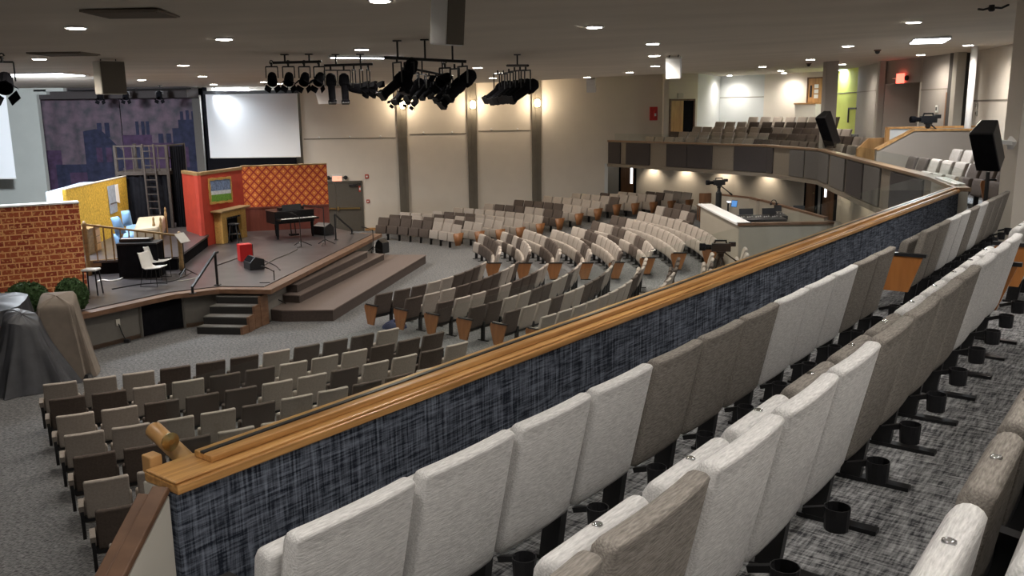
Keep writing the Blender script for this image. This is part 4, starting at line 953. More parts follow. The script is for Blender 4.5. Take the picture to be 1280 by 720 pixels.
# bed: tilted slightly to the hall
bc = P2(176, 300, zf); t = thing('bed', 'bed with cream quilt and wooden posts on the raised platform', 'bed', (bc.x, bc.y, zf))
q0, q1, q2, q3 = P2(155, 311, zf), P2(200, 307, zf), P2(206, 291, zf), P2(160, 294, zf)
MB().prism([q0, q1, q2, q3], zf + .12, zf + .34).build('bed_base', M['pillow'], t)
e = .06
MB().prism([q0 + V((.35, -e, 0)), q1 + V((.03, -e, 0)), q2 + V((.03, e, 0)), q3 + V((.35, e, 0))], zf + .1, zf + .58).build('quilt', M['quilt'], t, bevel=.07)
for q in (q1, q2, q1 + V((-.25, .1, 0))): MB().lathe(V((q.x, q.y, zf)) + V((.08, 0, 0)), [(.04, 0), (.035, .5), (.05, .62), (.03, .72), (.035, .8), (.01, .86)], 8).build('bed_post', M['set_wood'], t)
def pillow(lab, corners, z):
    c = sum((at(*p, z) for p in corners), V((0, 0, 0))) / 4
    nrm = V((.35, -.93, 0)); P = [atp(x, y, V((c.x, c.y, 0)), nrm) for x, y in corners]
    m_ = MB(); f = lambda u, v, s: (P[0] * (1 - u) + P[1] * u) * (1 - v) + (P[3] * (1 - u) + P[2] * u) * v + nrm * s * .13 * (max(0, 4 * u * (1 - u)) ** .4) * (max(0, 4 * v * (1 - v)) ** .4)
    m_.grid(lambda u, v: f(u, v, 1), 8, 8); m_.grid(lambda u, v: f(u, v, -1), 8, 8)
    o = m_.build('pillow', M['pillow'], smooth=True); tag(o, lab, 'pillow', 'pillows on the bed'); base_origin(o, c); return o
pillow('pale blue pillow leaning at the bed head against the black curtain', [(151, 264), (162, 262.5), (166, 281), (154, 283)], zf + .9)
pillow('pale blue pillow leaning left on the bed against the yellow wall', [(138, 272), (149, 270), (158, 291), (145, 294)], zf + .8)
pillow('pale blue pillow low at the front corner of the bed', [(141, 292), (152, 294), (155, 313), (147, 313)], zf + .3)
dc = P2(120, 316, zf); t = thing('dresser', 'low wooden dresser with drawers beside the bed', 'dresser', (dc.x, dc.y, zf), math.atan2(yd.y, yd.x))
MB().box((0, .25, .36), (.95, .5, .72)).build('case', M['set_wood'], t, world=False, bevel=.01); MB().box((.0, .24, .735), (1.02, .56, .03)).build('top', M['set_wood'], t, world=False)
for k in range(3): MB().box((.2, -.012, .14 + .21 * k), (.46, .02, .18)).build('drawer', M['oak'], t, world=False, bevel=.006)
# loft tower with ladder
t = thing('loft_tower', 'dark loft tower with railing and black curtains behind the bed', 'tower', (-12.6, 30.6, S))
x0, x1, y0, y1 = -13.45, -11.7, 30.3, 31.9; zl = 3.22
mb = MB()
mb.grid(lambda u, v: (x0 + (x1 - x0) * u, y0 + .1 + .04 * math.sin(u * 40), zf + (zl - zf) * v), 50, 1)
mb.grid(lambda u, v: (x1 + .5 * (u), y0 + .3 + .04 * math.sin(u * 40), S + (zl + .9 - S) * v), 30, 1); mb.grid(lambda u, v: (x0 + (x1 - x0) * u, y1, zf + (zl - zf) * v), 4, 1)
mb.build('curtain', M['matte_black'], t)
MB().box(((x0 + x1) / 2, (y0 + y1) / 2, zl), (x1 - x0 + .1, y1 - y0 + .1, .12)).build('loft_deck', M['dark_wood'], t)
for px_, py_ in ((x1, y0), (x0, y0), (x1, y1), (x0, y1)): MB().bar(V((px_, py_, S)), V((px_, py_, zl + .95)), .09).build('post', M['dark_wood'], t)
for za in (zl + .5, zl + .92):
    MB().bar(V((x0, y0, za)), V((x1, y0, za)), .05).build('guard_rail', M['dark_wood'], t); MB().bar(V((x1, y0, za)), V((x1, y1, za)), .05).build('guard_rail', M['dark_wood'], t)
for k in range(1, 6): MB().bar(V((x0 + (x1 - x0) * k / 6, y0, zl)), V((x0 + (x1 - x0) * k / 6, y0, zl + .92)), .03).build('baluster', M['dark_wood'], t)
t = thing('ladder', 'dark wooden ladder leaning on the loft tower', 'ladder', (-12.5, 30.0, zf))
la, lb = aty(188.5, 287, 29.95), aty(177, 180, 30.22); ra, rb = aty(202.5, 287, 29.95), aty(191, 180, 30.22); la.z = max(la.z, zf); ra.z = max(ra.z, zf)
MB().bar(la, lb, .05).build('side_rail', M['dark_wood'], t); MB().bar(ra, rb, .05).build('side_rail', M['dark_wood'], t)
for k in range(1, 12): MB().bar(la + (lb - la) * k / 12, ra + (rb - ra) * k / 12, .03).build('rung', M['dark_wood'], t)
# red room flats
rA, rB = P2(268, 305), P2(311, 292.5); rd = (rB - rA).normalized(); rn = V((rd.y, -rd.x, 0)); t = thing('red_flat', 'red painted room wall flat with folded left panel', 'stage scenery', (rA.x, rA.y, S))
f0 = atp(249, 250, rA, rn); f0.z = 0; tl = atp(246.5, 217, rA, rn); tr = atp(300, 213.5, rA, rn); topz = (tl.z + tr.z) / 2
rB2 = V((atp(305, 250, rA, rn).x, atp(305, 250, rA, rn).y, 0))
MB().extrude([V((f0.x, f0.y, S)), V((rB2.x, rB2.y, S)), V((rB2.x, rB2.y, topz)), V((f0.x, f0.y, topz))], rn * -.1).build('front_panel', M['red'], t)
lf = V((aty(230, 250, f0.y + 1.3).x, f0.y + 1.3, 0)); q = (f0 - lf).normalized(); qn = V((q.y, -q.x, 0))
MB().extrude([V((lf.x, lf.y, S)), V((f0.x, f0.y, S)), V((f0.x, f0.y, topz)), V((lf.x, lf.y, topz))], qn * -.1).build('folded_panel', M['red'], t)
MB().slab(lf + qn * .02, f0 + qn * .02, .14, topz - .02, topz + .08, 1).slab(f0 + rn * .02, rB2 + rn * .02, .14, topz - .02, topz + .08, 1).build('top_moulding', M['set_wood'], t)
# picture
pc = [atp(x, y, rA + rn * .04, rn) for x, y in ((261, 224.5), (287.5, 222), (290, 251), (263.5, 254))]
pt = thing('picture', 'gold framed painting of blue sky and green grass on the red flat', 'picture', pc[3])
ctr = sum(pc, V((0, 0, 0))) / 4
fr = MB(); n_ = 40
def edge(u):
    u = (u % 1) * 4; i = int(u) % 4; f = u - int(u); return pc[i] * (1 - f) + pc[(i + 1) % 4] * f
for k in range(n_): 
    a, b = edge(k / n_), edge((k + 1) / n_); s = .035 + .012 * math.sin(k * 1.6)
    fr.frame((a + b) / 2, max((b - a).length / 2 + .02, .03), .025, s, (b - a).normalized(), rn, (b - a).normalized().cross(rn))
fr.build('gilt_frame', M['gold'], pt)
lerp = lambda v: (pc[0] * (1 - v) + pc[3] * v, pc[1] * (1 - v) + pc[2] * v)
(a0_, b0_), (a1_, b1_), (a2_, b2_), (a3_, b3__) = lerp(.02), lerp(.5), lerp(.66), lerp(.98)
MB().extrude([a0_, b0_, b1_, a1_], rn * .012).build('painted_sky', M['paint_sky'], pt); MB().extrude([a1_, b1_, b2_, a2_], rn * .013).build('painted_cloud', M['paint_cloud'], pt); MB().extrude([a2_, b2_, b3__, a3_], rn * .014).build('painted_meadow', M['paint_grass'], pt)
# fireplace
ft = thing('fireplace', 'gold-brown wooden stage fireplace with mantel shelf', 'fireplace', (rA.x, rA.y, S), math.atan2(rd.y, rd.x))
u0_ = (atp(268, 290, rA, rn) - rA).dot(rd); u1_ = (atp(299, 290, rA, rn) - rA).dot(rd); W_ = u1_ - u0_; H_ = zat(rA, 266, 0) - S
for cx in (u0_ + W_ * .1, u1_ - W_ * .1): MB().box((cx, -.16, H_ / 2), (W_ * .2, .28, H_)).build('jamb', M['gold'], ft, world=False, bevel=.01)
MB().box((u0_ + W_ / 2, -.15, H_ * .9), (W_, .27, H_ * .2)).build('frieze', M['gold'], ft, world=False)
MB().box((u0_ + W_ / 2, -.2, H_ + .03), (W_ * 1.18, .45, .06)).build('mantel_shelf', M['set_wood'], ft, world=False, bevel=.012)
MB().box((u0_ + W_ / 2, -.04, H_ * .4), (W_ * .62, .2, H_ * .8)).build('firebox', M['matte_black'], ft, world=False)
b = MB(); xa = u0_ + W_ * .2
for k in range(6): b.lathe((xa + W_ * .6 * (k + .5) / 6, -.24, H_ * .74), [(.06, 0), (.05, .05), (.02, .08)], 8)
b.build('scalloped_valance', M['plastic'], ft, world=False)
# stool
def P3(x, y, z=S): p = P2(x, y, z); return V((p.x, p.y, z))
q = P3(294, 303); t = thing('stool', 'tall black round stool in front of the fireplace', 'stool', q); hs = zat(q, 279, 0) - S
MB().lathe((0, 0, hs - .05), [(.16, 0), (.18, .01), (.18, .04), (.16, .05)], 16).build('seat', M['plastic'], t, world=False)
for k in range(4): a = PI / 4 + k * PI / 2; MB().bar(V((.13 * math.cos(a), .13 * math.sin(a), hs - .04)), V((.24 * math.cos(a), .24 * math.sin(a), 0)), .03).build('leg', M['black'], t, world=False)
MB().lathe((0, 0, .28), [(.19, 0), (.205, .01), (.19, .02), (.18, .01)], 16).build('foot_ring', M['black'], t, world=False)
# lattice wallpaper flat
dA, dB = P2(306, 289.5), P2(412.5, 284.5); t, w = set_piece('wallpaper_flat', 'orange lattice wallpaper flat over maroon wainscot behind the piano', 'stage scenery', dA, dB)
zt = zat(dB, 205.5, 0) - S; zm = zat(dB, 256, 0) - S
MB().box((w / 2, .05, (zt + zm) / 2), (w, .1, zt - zm)).build('wallpaper_panel', M['diamond'], t, world=False)
MB().box((w / 2, .06, zm / 2), (w, .1, zm)).build('wainscot', M['maroon'], t, world=False)
MB().box((w / 2, .04, zm), (w, .14, .06)).build('dado_rail', M['maroon'], t, world=False); MB().box((w / 2, .06, zt + .02), (w, .16, .04)).build('top_rail', M['set_wood'], t, world=False)
MB().box((w * .72, .0, zm * .5), (.04, .02, zm)).box((w * .36, .0, zm * .5), (.04, .02, zm)).build('wainscot_batten', M['maroon'], t, world=False)
# ---- piano
q = P3(365, 296); t = thing('piano', 'black baby grand style digital piano on the stage', 'piano', q, math.radians(38))
out = [(-.72, .35), (.72, .35), (.72, -.1), (.68, -.3), (.5, -.42), (.2, -.5), (-.05, -.72), (-.35, -.8), (-.6, -.7), (-.72, -.4)]
out = [(a, -b) for a, b in out]
MB().prism(out, .52, .92).build('case', M['piano'], t, world=False, bevel=.012)
MB().prism([(a * 1.02, b * 1.02) for a, b in out], .92, .945).build('lid', M['piano'], t, world=False)
MB().box((0, -.55, .68), (1.4, .4, .06)).build('key_bed', M['piano'], t, world=False); MB().box((0, -.66, .718), (1.22, .15, .015)).build('keys', M['white'], t, world=False)
b = MB(); [b.box((-.57 + 1.14 * k / 24, -.63, .73), (.02, .09, .015)) for k in range(25) if k % 7 not in (2, 6)]; b.build('black_keys', M['piano'], t, world=False)
MB().box((0, -.12, 1.04), (.7, .03, .2), tilt=('X', -.25)).build('music_desk', M['piano'], t, world=False)
for lx, ly in ((-.64, -.3), (.64, -.3), (-.3, .6)): MB().lathe((lx, ly, 0), [(.035, 0), (.03, .04), (.045, .1), (.06, .5), (.07, .63)], 8).build('leg', M['piano'], t, world=False)
MB().bar((-.08, -.1, .62), (-.08, -.15, .12), .03).bar((.08, -.1, .62), (.08, -.15, .12), .03).box((0, -.18, .1), (.3, .2, .06)).build('pedal_lyre', M['piano'], t, world=False)
MB().box((0, -.02, 1.0), (.9, .2, .10)).build('keyboard_console', M['piano'], t, world=False)
# ---- small gear on and before the stage
def tripod_base(mb, c, r, h, rad=.012, n=3, a0=.4):
    for k in range(n): a = a0 + k * 2 * PI / n; mb.bar(V(c) + V((0, 0, h)), V(c) + V((r * math.cos(a), r * math.sin(a), .012)), rad * 2)
    return mb
def mic_stand(lab, px, py, pt, z, boom=(0, 0), rb=.25):
    q = P3(px, py, z); t = thing('microphone_stand', lab, 'microphone stand', q); zt = zat(q, pt, 0) - z
    MB().tube([(0, 0, 0), (0, 0, zt)], .014, 8).build('pole', M['black'], t, world=False); tripod_base(MB(), (0, 0, 0), rb, .18).build('tripod_base', M['black'], t, world=False)
    e = V((boom[0], boom[1], zt + .06)); MB().bar((0, 0, zt - .03), e, .02).build('boom', M['black'], t, world=False)
    d_ = V((boom[0], boom[1], .06)).normalized() if any(boom) else V((-.6, -.3, .4)).normalized()
    MB().lathe(e, [(.014, -.02), (.02, .1), (.028, .12), (.026, .17), (.008, .19)], 10, axis=d_).build('microphone', M['plastic'], t, world=False, smooth=True)
    return t
mic_stand('black microphone stand on the low platform before the stage', 345, 381, 338, .3, (-.12, -.05))
mic_stand('thin black microphone stand beside the piano on the stage', 406.5, 306, 259, S, (-.45, -.05), .32)
mic_stand('black microphone stand at the far end of the wide steps', 467, 315, 287, .5, (-.2, -.02))
mic_stand('black microphone stand just in front of the piano', 376.5, 308, 270, S, (-.1, -.1), .34)
q = P3(308.5, 326.5); t = thing('drum_box', 'red wooden box drum beside the floor monitor on the stage', 'drum', q, .55); zt = zat(q, 305.5, 0) - S
MB().box((0, .15, zt / 2), (.36, .34, zt)).build('shell', M['red_gloss'], t, world=False, bevel=.012); MB().box((.19, .15, zt / 2), (.02, .32, zt * .96)).build('front_plate', M['plastic'], t, world=False); MB().lathe((.2, .15, zt * .6), [(.07, 0), (.065, .01)], 14, axis=(1, 0, 0)).build('sound_hole', M['matte_black'], t, world=False)
def wedge(lab, px, py, rz, w=.5, d=.42, h=.36, z=S):
    q = P3(px, py, z); t = thing('floor_monitor', lab, 'speaker', q, rz)
    prof = [(-d / 2, 0), (d / 2, 0), (d / 2, h * .55), (d * .1, h), (-d / 2, h * .75)]
    MB().extrude([(-w / 2, a, b) for a, b in prof], (w, 0, 0)).build('cabinet', M['plastic'], t, world=False, bevel=.012)
    n = V((0, .74, .67)).normalized()
    MB().frame(V((0, d * .3, h * .78)) + n * .01, w * .44, d * .2, .008, (1, 0, 0), V((0, -n.z, n.y)), n).build('grille', M['matte_black'], t, world=False)
    return t
wedge('black wedge floor monitor beside the red box drum', 318, 335.5, 2.2); wedge('black wedge floor monitor right of the piano', 405, 293, -.6, .6, .45, .42); wedge('small black floor speaker at the end of the wide steps', 478, 316, 1.0, .35, .35, .5, .3)
q = P3(333, 400, 0); t = thing('hand_truck', 'black folded hand truck standing between stage stairs and low platform', 'hand truck', q)
MB().bar((-.13, 0, .1), (-.13, .1, .95), .03).bar((.13, 0, .1), (.13, .1, .95), .03).bar((-.13, .1, .95), (.13, .1, .95), .03).bar((-.13, .04, .5), (.13, .04, .5), .03).build('frame', M['black'], t, world=False)
for s in (-1, 1): MB().lathe((s * .17 - .02, .05, .1), [(.03, 0), (.1, 0), (.1, .045), (.03, .045)], 14, axis=(1, 0, 0)).build('wheel', M['plastic'], t, world=False)
MB().box((0, -.12, .015), (.32, .2, .02)).build('toe_plate', M['black'], t, world=False)
MB().box((0, .0, .45), (.24, .12, .5)).build('folded_bag', M['matte_black'], t, world=False, bevel=.03)
# white chairs, side table, music stand, keyboard rack
def shell_chair(lab, px, py, rz):
    q = P3(px, py); t = thing('shell_chair', lab, 'chair', q, rz, 'white shell chairs on the stage')
    prof = [(.22, .47), (.20, .45), (-.12, .42), (-.2, .46), (-.27, .78), (-.29, .84)]
    b = MB(); b.grid(lambda u, v: ((lambda f, i: (.23 * (2 * u - 1), prof[i][0] * (1 - f) + prof[i + 1][0] * f + .05 * (2 * u - 1) ** 2, prof[i][1] * (1 - f) + prof[i + 1][1] * f + .03 * (2 * u - 1) ** 2))((v * 5) % 1 if v < 1 else 1, min(4, int(v * 5)))), 8, 10)
    o = b.build('shell', M['white'], t, world=False, smooth=True); sd = o.modifiers.new('thickness', 'SOLIDIFY'); sd.thickness = .02
    for s in (-1, 1): MB().tube([(s * .2, .2, .43), (s * .22, .22, .012), (s * .22, -.24, .012), (s * .2, -.15, .43)], .011, 6).build('sled_leg', M['black'], t, world=False)
shell_chair('white plastic shell chair in front of the banister, nearer of two', 193, 357, -1.75); shell_chair('white plastic shell chair just behind the nearer white chair', 199, 348, -1.75)
q = P3(117, 368); t = thing('side_stool', 'small stool with white top at the end of the brick wall', 'stool', q); zt = zat(q, 337, 0) - S
MB().box((0, 0, zt), (.36, .3, .05)).build('seat', M['white'], t, world=False, bevel=.02)
for k in range(4): MB().bar(((-.14, .14)[k % 2], (-.1, .1)[k // 2], zt - .02), ((-.17, .17)[k % 2], (-.14, .14)[k // 2], 0), .025).build('leg', M['black'], t, world=False)
q = P3(232, 345); t = thing('music_stand', 'black music stand with tilted white sheet by the platform post', 'music stand', q); zt = zat(q, 300, 0) - S
MB().tube([(0, 0, 0), (0, 0, zt)], .013, 8).build('pole', M['black'], t, world=False); tripod_base(MB(), (0, 0, 0), .3, .2).build('tripod_base', M['black'], t, world=False)
MB().box((0, 0, zt + .06), (.36, .02, .30), 1.25, ('X', -.7)).build('desk', M['white'], t, world=False)
q = P3(179, 345); t = thing('equipment_case', 'black covered equipment case with keyboard on top behind white chairs', 'equipment case', q, .1)
b = MB(); b.grid(lambda u, v: (.5 * math.copysign(min(1, abs(2.2 * math.cos(2 * PI * u))), math.cos(2 * PI * u)) * (1 + .02 * math.sin(u * 70)), .3 * math.copysign(min(1, abs(2.2 * math.sin(2 * PI * u))), math.sin(2 * PI * u)) * (1 + .03 * math.sin(u * 90)), .9 * v), 72, 3); b.build('black_skirt', M['matte_black'], t, world=False)
MB().box((0, 0, .91), (1.02, .64, .04)).build('top_board', M['plastic'], t, world=False); MB().box((-.1, .05, .98), (.8, .3, .08)).build('keyboard', M['plastic'], t, world=False, bevel=.01); MB().box((-.1, -.06, 1.024), (.7, .1, .01)).build('keys', M['white'], t, world=False)
def cable(lab, pts, z, m_='plastic', r=.014):
    P = [P3(x, y, z) + V((0, 0, r)) for x, y in pts]; Q = []
    for i in range(len(P) - 1):
        for k in range(6):
            u = k / 6; a = P[max(i - 1, 0)]; b = P[i]; c = P[i + 1]; d = P[min(i + 2, len(P) - 1)]
            Q.append(.5 * ((2 * b) + (c - a) * u + (2 * a - 5 * b + 4 * c - d) * u * u + (3 * b - a - 3 * c + d) * u ** 3))
    Q.append(P[-1]); o = MB().tube(Q, r, 6).build('cable', M[m_]); tag(o, lab, 'cable'); base_origin(o, P[0])
cable('white cable curling on the stage below the equipment case', [(161, 339), (158, 344), (150, 350), (138, 352), (128, 351), (122, 353)], S, 'white', .022)
cable('black cable running from the floor monitor across the stage', [(330, 332), (345, 324), (360, 318), (372, 312)], S); cable('black cable from the stairs rail towards the red drum', [(272, 332), (286, 327), (300, 322)], S)
cable('black cable from the floor monitor to the front of the stage', [(310, 318), (330, 326), (345, 333), (350, 338)], S); cable('black cable under the white chairs', [(140, 362), (175, 356), (215, 352), (240, 341)], S)
cable('pale cable beside the music stand feet', [(222, 352), (236, 350), (252, 346)], S, 'lip', .012)
# ---- covered equipment before the stage
def drape(lab, c, rx, ry, h, m_, seed, rz=0, top=.75, flare=1.25, sag=None, cat='covered equipment', name='covered_equipment', powr=.35):
    rg = random.Random(seed); ph = [rg.uniform(0, 6) for _ in range(8)]
    b = MB(); nu, nv = 96, 22
    def sq(t): return math.copysign(abs(t) ** powr, t)
    def fn(u, v):
        a = 2 * PI * u; X, Y = sq(math.cos(a)), sq(math.sin(a))
        if v < .35: k = v / .35; s = top * k; z = h * (1 + .0 * k) - .04 * h * k * k + (sag or 0) * math.sin(X * k * 2 + ph[0]) * (1 - k * .3)
        else:
            k = (v - .35) / .65; s = top + (flare - top) * k ** 1.2; z = h * .96 * (1 - k) + (sag or 0) * (1 - k) * math.sin(X * 2 + ph[0])
            s *= 1 + (.13 * (abs(math.sin(a * 4 + ph[1] + .5 * k)) ** 3 - .4) + .08 * (abs(math.sin(a * 7.5 + ph[2] - k * .8)) ** 2 - .4) + .035 * math.sin(a * 23 + ph[3] + 2 * k)) * k ** .6
        z += (.012 * math.sin(X * 9 + ph[4]) * math.sin(Y * 7 + ph[5]) + .10 * Y * min(1, v / .3)) if v < .36 else .10 * Y * max(0, 1 - (v - .35) / .3)
        return (X * rx * s, Y * ry * s, max(.01, z))
    b.grid(fn, nu, nv); t = thing(name, lab, cat, c, rz)
    o_ = b.build('dust_cover', M[m_], t, smooth=True, world=False); o_.data.set_sharp_from_angle(angle=math.radians(38))
    return t
t = drape('taupe dust cover over a tall box in front of the stage', P3(82, 470, 0), .50, .36, 1.66, 'cover_taupe', 4, .3, .66, 1.16, powr=.22)
MB().lathe((.5, -.46, 0), [(.09, 0), (.1, .04), (.06, .12), (.0, .14)], 10).build('caster_bundle', M['plastic'], t, world=False)
t = drape('shiny dark grey cover over equipment left of the taupe cover', P3(38, 482, 0), .62, .55, 1.42, 'cover_grey', 9, .5, .5, 1.35, .08, powr=.7)
t = drape('low dark grey cover at the left edge before the stage', P3(-18, 455, 0), 1.15, .75, 1.36, 'cover_grey', 15, .2, .8, 1.05, .07, powr=.6)
# ------------------------------------------------------------------ sound booth on the floor under the balcony
b1_, b2_, b3_b = at(876, 255, 1.95), at(924, 279, 1.95), at(1042, 277, 1.95)
B1, B2, B3 = [V((p.x, p.y, 0)) for p in (b1_, b2_, b3_b)]
BZ = 1.9
struct(MB().slab(B1, B2, .12, 0, BZ, 1).slab(B2, B3, .12, 0, BZ, 1).build('booth_wall', M['booth']))
struct(MB().slab(B1 + V((-.08, .1, 0)), B2 + V((-.08, -.03, 0)), .45, BZ, BZ + .05, 1).build('trim_booth_counter', M['white_trim']))
struct(MB().slab(B2 + V((-.05, -.05, 0)), B3 + V((0, -.05, 0)), .2, BZ - .02, BZ + .05, 1).build('trim_booth_cap', M['brown_trim']))
far = [at(898, 243.5, 2.0), at(938, 246.5, 2.0), at(986, 262, 2.0), at(1040, 277, 2.0)]; far = [V((p.x, p.y, 0)) for p in far]
fa_, fb_ = V((at(899, 243, 2.0).x, at(899, 243, 2.0).y, 0)), V((at(936, 247, 2.0).x, at(936, 247, 2.0).y, 0))
fc_ = V((at(946, 250, 2.0).x, at(946, 250, 2.0).y, 0)); fd_, fe_ = V((at(948, 249.5, 2.0).x, at(948, 249.5, 2.0).y, 0)), V((at(1030, 272, 2.0).x, at(1030, 272, 2.0).y, 0))
struct(MB().slab(fa_, fb_, .1, .3, 1.96, 1).slab(fb_, fc_, .1, .3, 1.96, 1).slab(fd_, fe_, .1, .3, 1.96, 1).build('booth_rear_wall', M['booth']))
struct(MB().slab(fa_, fb_, .14, 1.96, 2.02, 1).slab(fb_, fc_, .14, 1.96, 2.02, 1).slab(fd_, fe_, .14, 1.96, 2.02, 1).build('trim_booth_rear_cap', M['brown_trim']))
struct(MB().prism([B1 + V((.1, 0, 0)), B2 + V((.1, .1, 0)), B3 + V((0, .1, 0)), fe_, fd_, fc_, fb_, fa_], .2, .75).build('booth_floor', M['floor_carpet']))
def P4(x, y, z): p = at(x, y, z); return V((p.x, p.y, z))
q = P4(912, 250, 1.8); t = thing('light_table', 'white lit table top at the back of the sound booth', 'table', (q.x, q.y, .75))
c = [at(x, y, 1.75) for x, y in ((897, 245), (910, 253.5), (929, 252.5), (921, 247))]; MB().extrude(c, (0, 0, .04)).build('table_top', M['white_glow'], t)
for p in c: MB().bar(V((p.x, p.y, .75)) * 1 + (q - V((p.x, p.y, q.z))) * .1, V((p.x, p.y, 1.75)) + (q - V((p.x, p.y, q.z))) * .1, .05).build('leg', M['black'], t)
def console(lab, px, py, w, d, z=1.35, rz=0, screens=1):
    q = P4(px, py, z); t = thing('mixing_console', lab, 'mixing console', (q.x, q.y, .75), rz)
    MB().box((0, 0, (z - .75) / 2), (w, d * .8, z - .75)).build('desk', M['panel_dark'], t, world=False, bevel=.01)
    MB().box((0, 0, z - .69), (w, d, .12), tilt=('X', .12)).build('console_body', M['plastic'], t, world=False, bevel=.01)
    b = MB()
    for i in range(int(w / .09)): b.box((-w / 2 + .06 + i * .09, -.05 + .06 * ((i * 7) % 3), z - .615), (.02, .05, .03))
    b.build('faders', M['white'], t, world=False)
    for s in range(screens): MB().box((-w * .25 + s * .5 * w, d * .4, z - .48), (w * .3, .04, .2), tilt=('X', -.2)).build('display', M['plastic'], t, world=False)
    return t
console('long black mixing console along the front of the sound booth', 950, 276, 1.5, .7, 1.6, .05, 2); console('black mixing console at the right end of the sound booth', 986, 272, 1.2, .6, 1.65, -.3, 2)
q = P4(910, 262, 1.9); t = thing('tablet', 'blue lit tablet standing on the booth counter', 'tablet', (q.x + .2, q.y, 1.95)); MB().box((0, 0, .14), (.2, .02, .2), -.9, ('X', -.2)).build('screen_glass', M['blue_glow'], t, world=False); MB().box((0, .02, .14), (.23, .02, .23), -.9, ('X', -.2)).build('case', M['plastic'], t, world=False)
q = P4(967, 256, 2.05); t = thing('headphones', 'black headset hung on the rear booth wall', 'headphones', (q.x, q.y, 2.02))
b = MB(); b.tube([(.09 * math.cos(a), 0, .08 + .11 * math.sin(a)) for a in [PI * k / 10 for k in range(11)]], .014, 6); b.build('headband', M['plastic'], t, world=False)
for s in (-1, 1): MB().lathe((s * .09, 0, .06), [(.03, -.03), (.05, 0), (.03, .03)], 10, axis=(1, 0, 0)).build('ear_cup', M['plastic'], t, world=False)
# office chair in the booth
q = P4(884, 254, 1.4); t = thing('task_chair', 'brown wooden chair behind the booth camera', 'chair', (q.x, q.y + .4, fz(q.x, q.y)))
MB().box((0, 0, .95), (.5, .06, .4)).build('backrest', M['door_wood'], t, world=False, bevel=.02); MB().box((0, .22, .6), (.48, .45, .07)).build('seat', M['door_wood'], t, world=False, bevel=.02)
for k in range(4): MB().bar(((-.2, .2)[k % 2], (.02, .42)[k // 2], 0), ((-.2, .2)[k % 2], (.02, .42)[k // 2], .6 if k > 1 else 1.0), .04).build('leg', M['door_wood'], t, world=False)
# ---- video cameras
def video_camera(name, lab, base, hh, rz, legs=True, s=1.0, handle=True):
    t = thing(name, lab, 'video camera', base, rz)
    z = hh
    MB().box((0, 0, z), (.42 * s, .14 * s, .18 * s)).build('camera_body', M['plastic'], t, world=False, bevel=.012)
    MB().lathe((-.21 * s, 0, z), [(.055 * s, 0), (.06 * s, .12 * s), (.085 * s, .14 * s), (.085 * s, .26 * s), (.06 * s, .26 * s)], 14, axis=(-1, 0, 0)).build('lens', M['matte_black'], t, world=False)
    MB().bar((-.15 * s, 0, z + .09 * s), (-.12 * s, 0, z + .15 * s), .03 * s).bar((.12 * s, 0, z + .09 * s), (.1 * s, 0, z + .15 * s), .03 * s).bar((-.14 * s, 0, z + .15 * s), (.12 * s, 0, z + .15 * s), .035 * s).build('top_handle', M['plastic'], t, world=False)
    MB().box((.24 * s, .02, z + .07 * s), (.16 * s, .1 * s, .1 * s)).build('viewfinder', M['plastic'], t, world=False, bevel=.01)
    MB().lathe((0, 0, z - .24 * s), [(.03, 0), (.07 * s, .04), (.07 * s, .1 * s), (.11 * s, .12 * s), (.11 * s, .15 * s)], 12).build('fluid_head', M['black'], t, world=False)
    if handle: MB().bar((.1 * s, .05, z - .14 * s), (.48 * s, .12, z - .42 * s), .03 * s).bar((.44 * s, .11, z - .4 * s), (.54 * s, .13, z - .47 * s), .055 * s).build('pan_handle', M['black'], t, world=False)
    if legs:
        for k in range(3): a = .5 + k * 2 * PI / 3; MB().bar((.04 * math.cos(a), .04 * math.sin(a), z - .22 * s), (.42 * math.cos(a), .42 * math.sin(a), 0), .04).build('tripod_leg', M['black'], t, world=False)
    return t
q = at(886, 254, 2.0); q = V((q.x + .35, q.y + .1, .75)); zc = zat(q, 228, 0)
t = video_camera('booth_camera', 'black video camera high on a column stand in the sound booth', (q.x, q.y, .75), zc - .75, .1, False, .95)
MB().lathe((0, 0, 0), [(.3, 0), (.3, .04), (.1, .08), (.1, zc - 1.1), (.06, zc - 1.05), (.05, zc - .75 - .2)], 12).build('pedestal_column', M['black'], t, world=False)
q = V((at(905, 325, 1.2).x, at(905, 325, 1.2).y, 0)); q = V((5.35, 22.1, 0)); q = V((wray(908, 22.3).x, 22.3, floor_z(wray(908, 22.3).x, 22.3)))
video_camera('floor_camera', 'black video camera with pan handle beyond the near oak rail', q, zat(q, 309, 0) - q.z, -.15, True, 1.15)
# ---- side of the upper balcony: knee walls with oak caps, camera, pipe
Yk = 23.4
k0, k1, k2 = aty(1096, 188, Yk), aty(1142, 163.5, Yk), aty(1224, 163, Yk)
struct(MB().extrude([V((k0.x, Yk, 3.05)), V((k2.x, Yk, 3.05)), k2, k1, k0], (0, .12, 0)).build('wall_knee_front', M['knee']))
struct(MB().bar(k0 + V((0, .06, .02)), k1 + V((0, .06, .02)), .2, .05).bar(k1 + V((0, .06, .02)), k2 + V((0, .06, .02)), .2, .05).build('trim_knee_front', M['oak']))
Yk2 = 25.0
j0, j1, j2 = aty(1109, 161, Yk2), aty(1222, 159, Yk2), aty(1110, 185, Yk2)
struct(MB().extrude([V((j0.x, Yk2, 3.05)), V((j1.x, Yk2, 3.05)), j1, j0], (0, .12, 0)).build('wall_knee_rear', M['cool_wall']))
struct(MB().bar(j0 + V((0, .06, .02)), j1 + V((0, .06, .02)), .2, .05).bar(V((j0.x, Yk2 - .02, 3.1)), j0 + V((0, -.02, 0)), .1).build('trim_knee_rear', M['oak']))
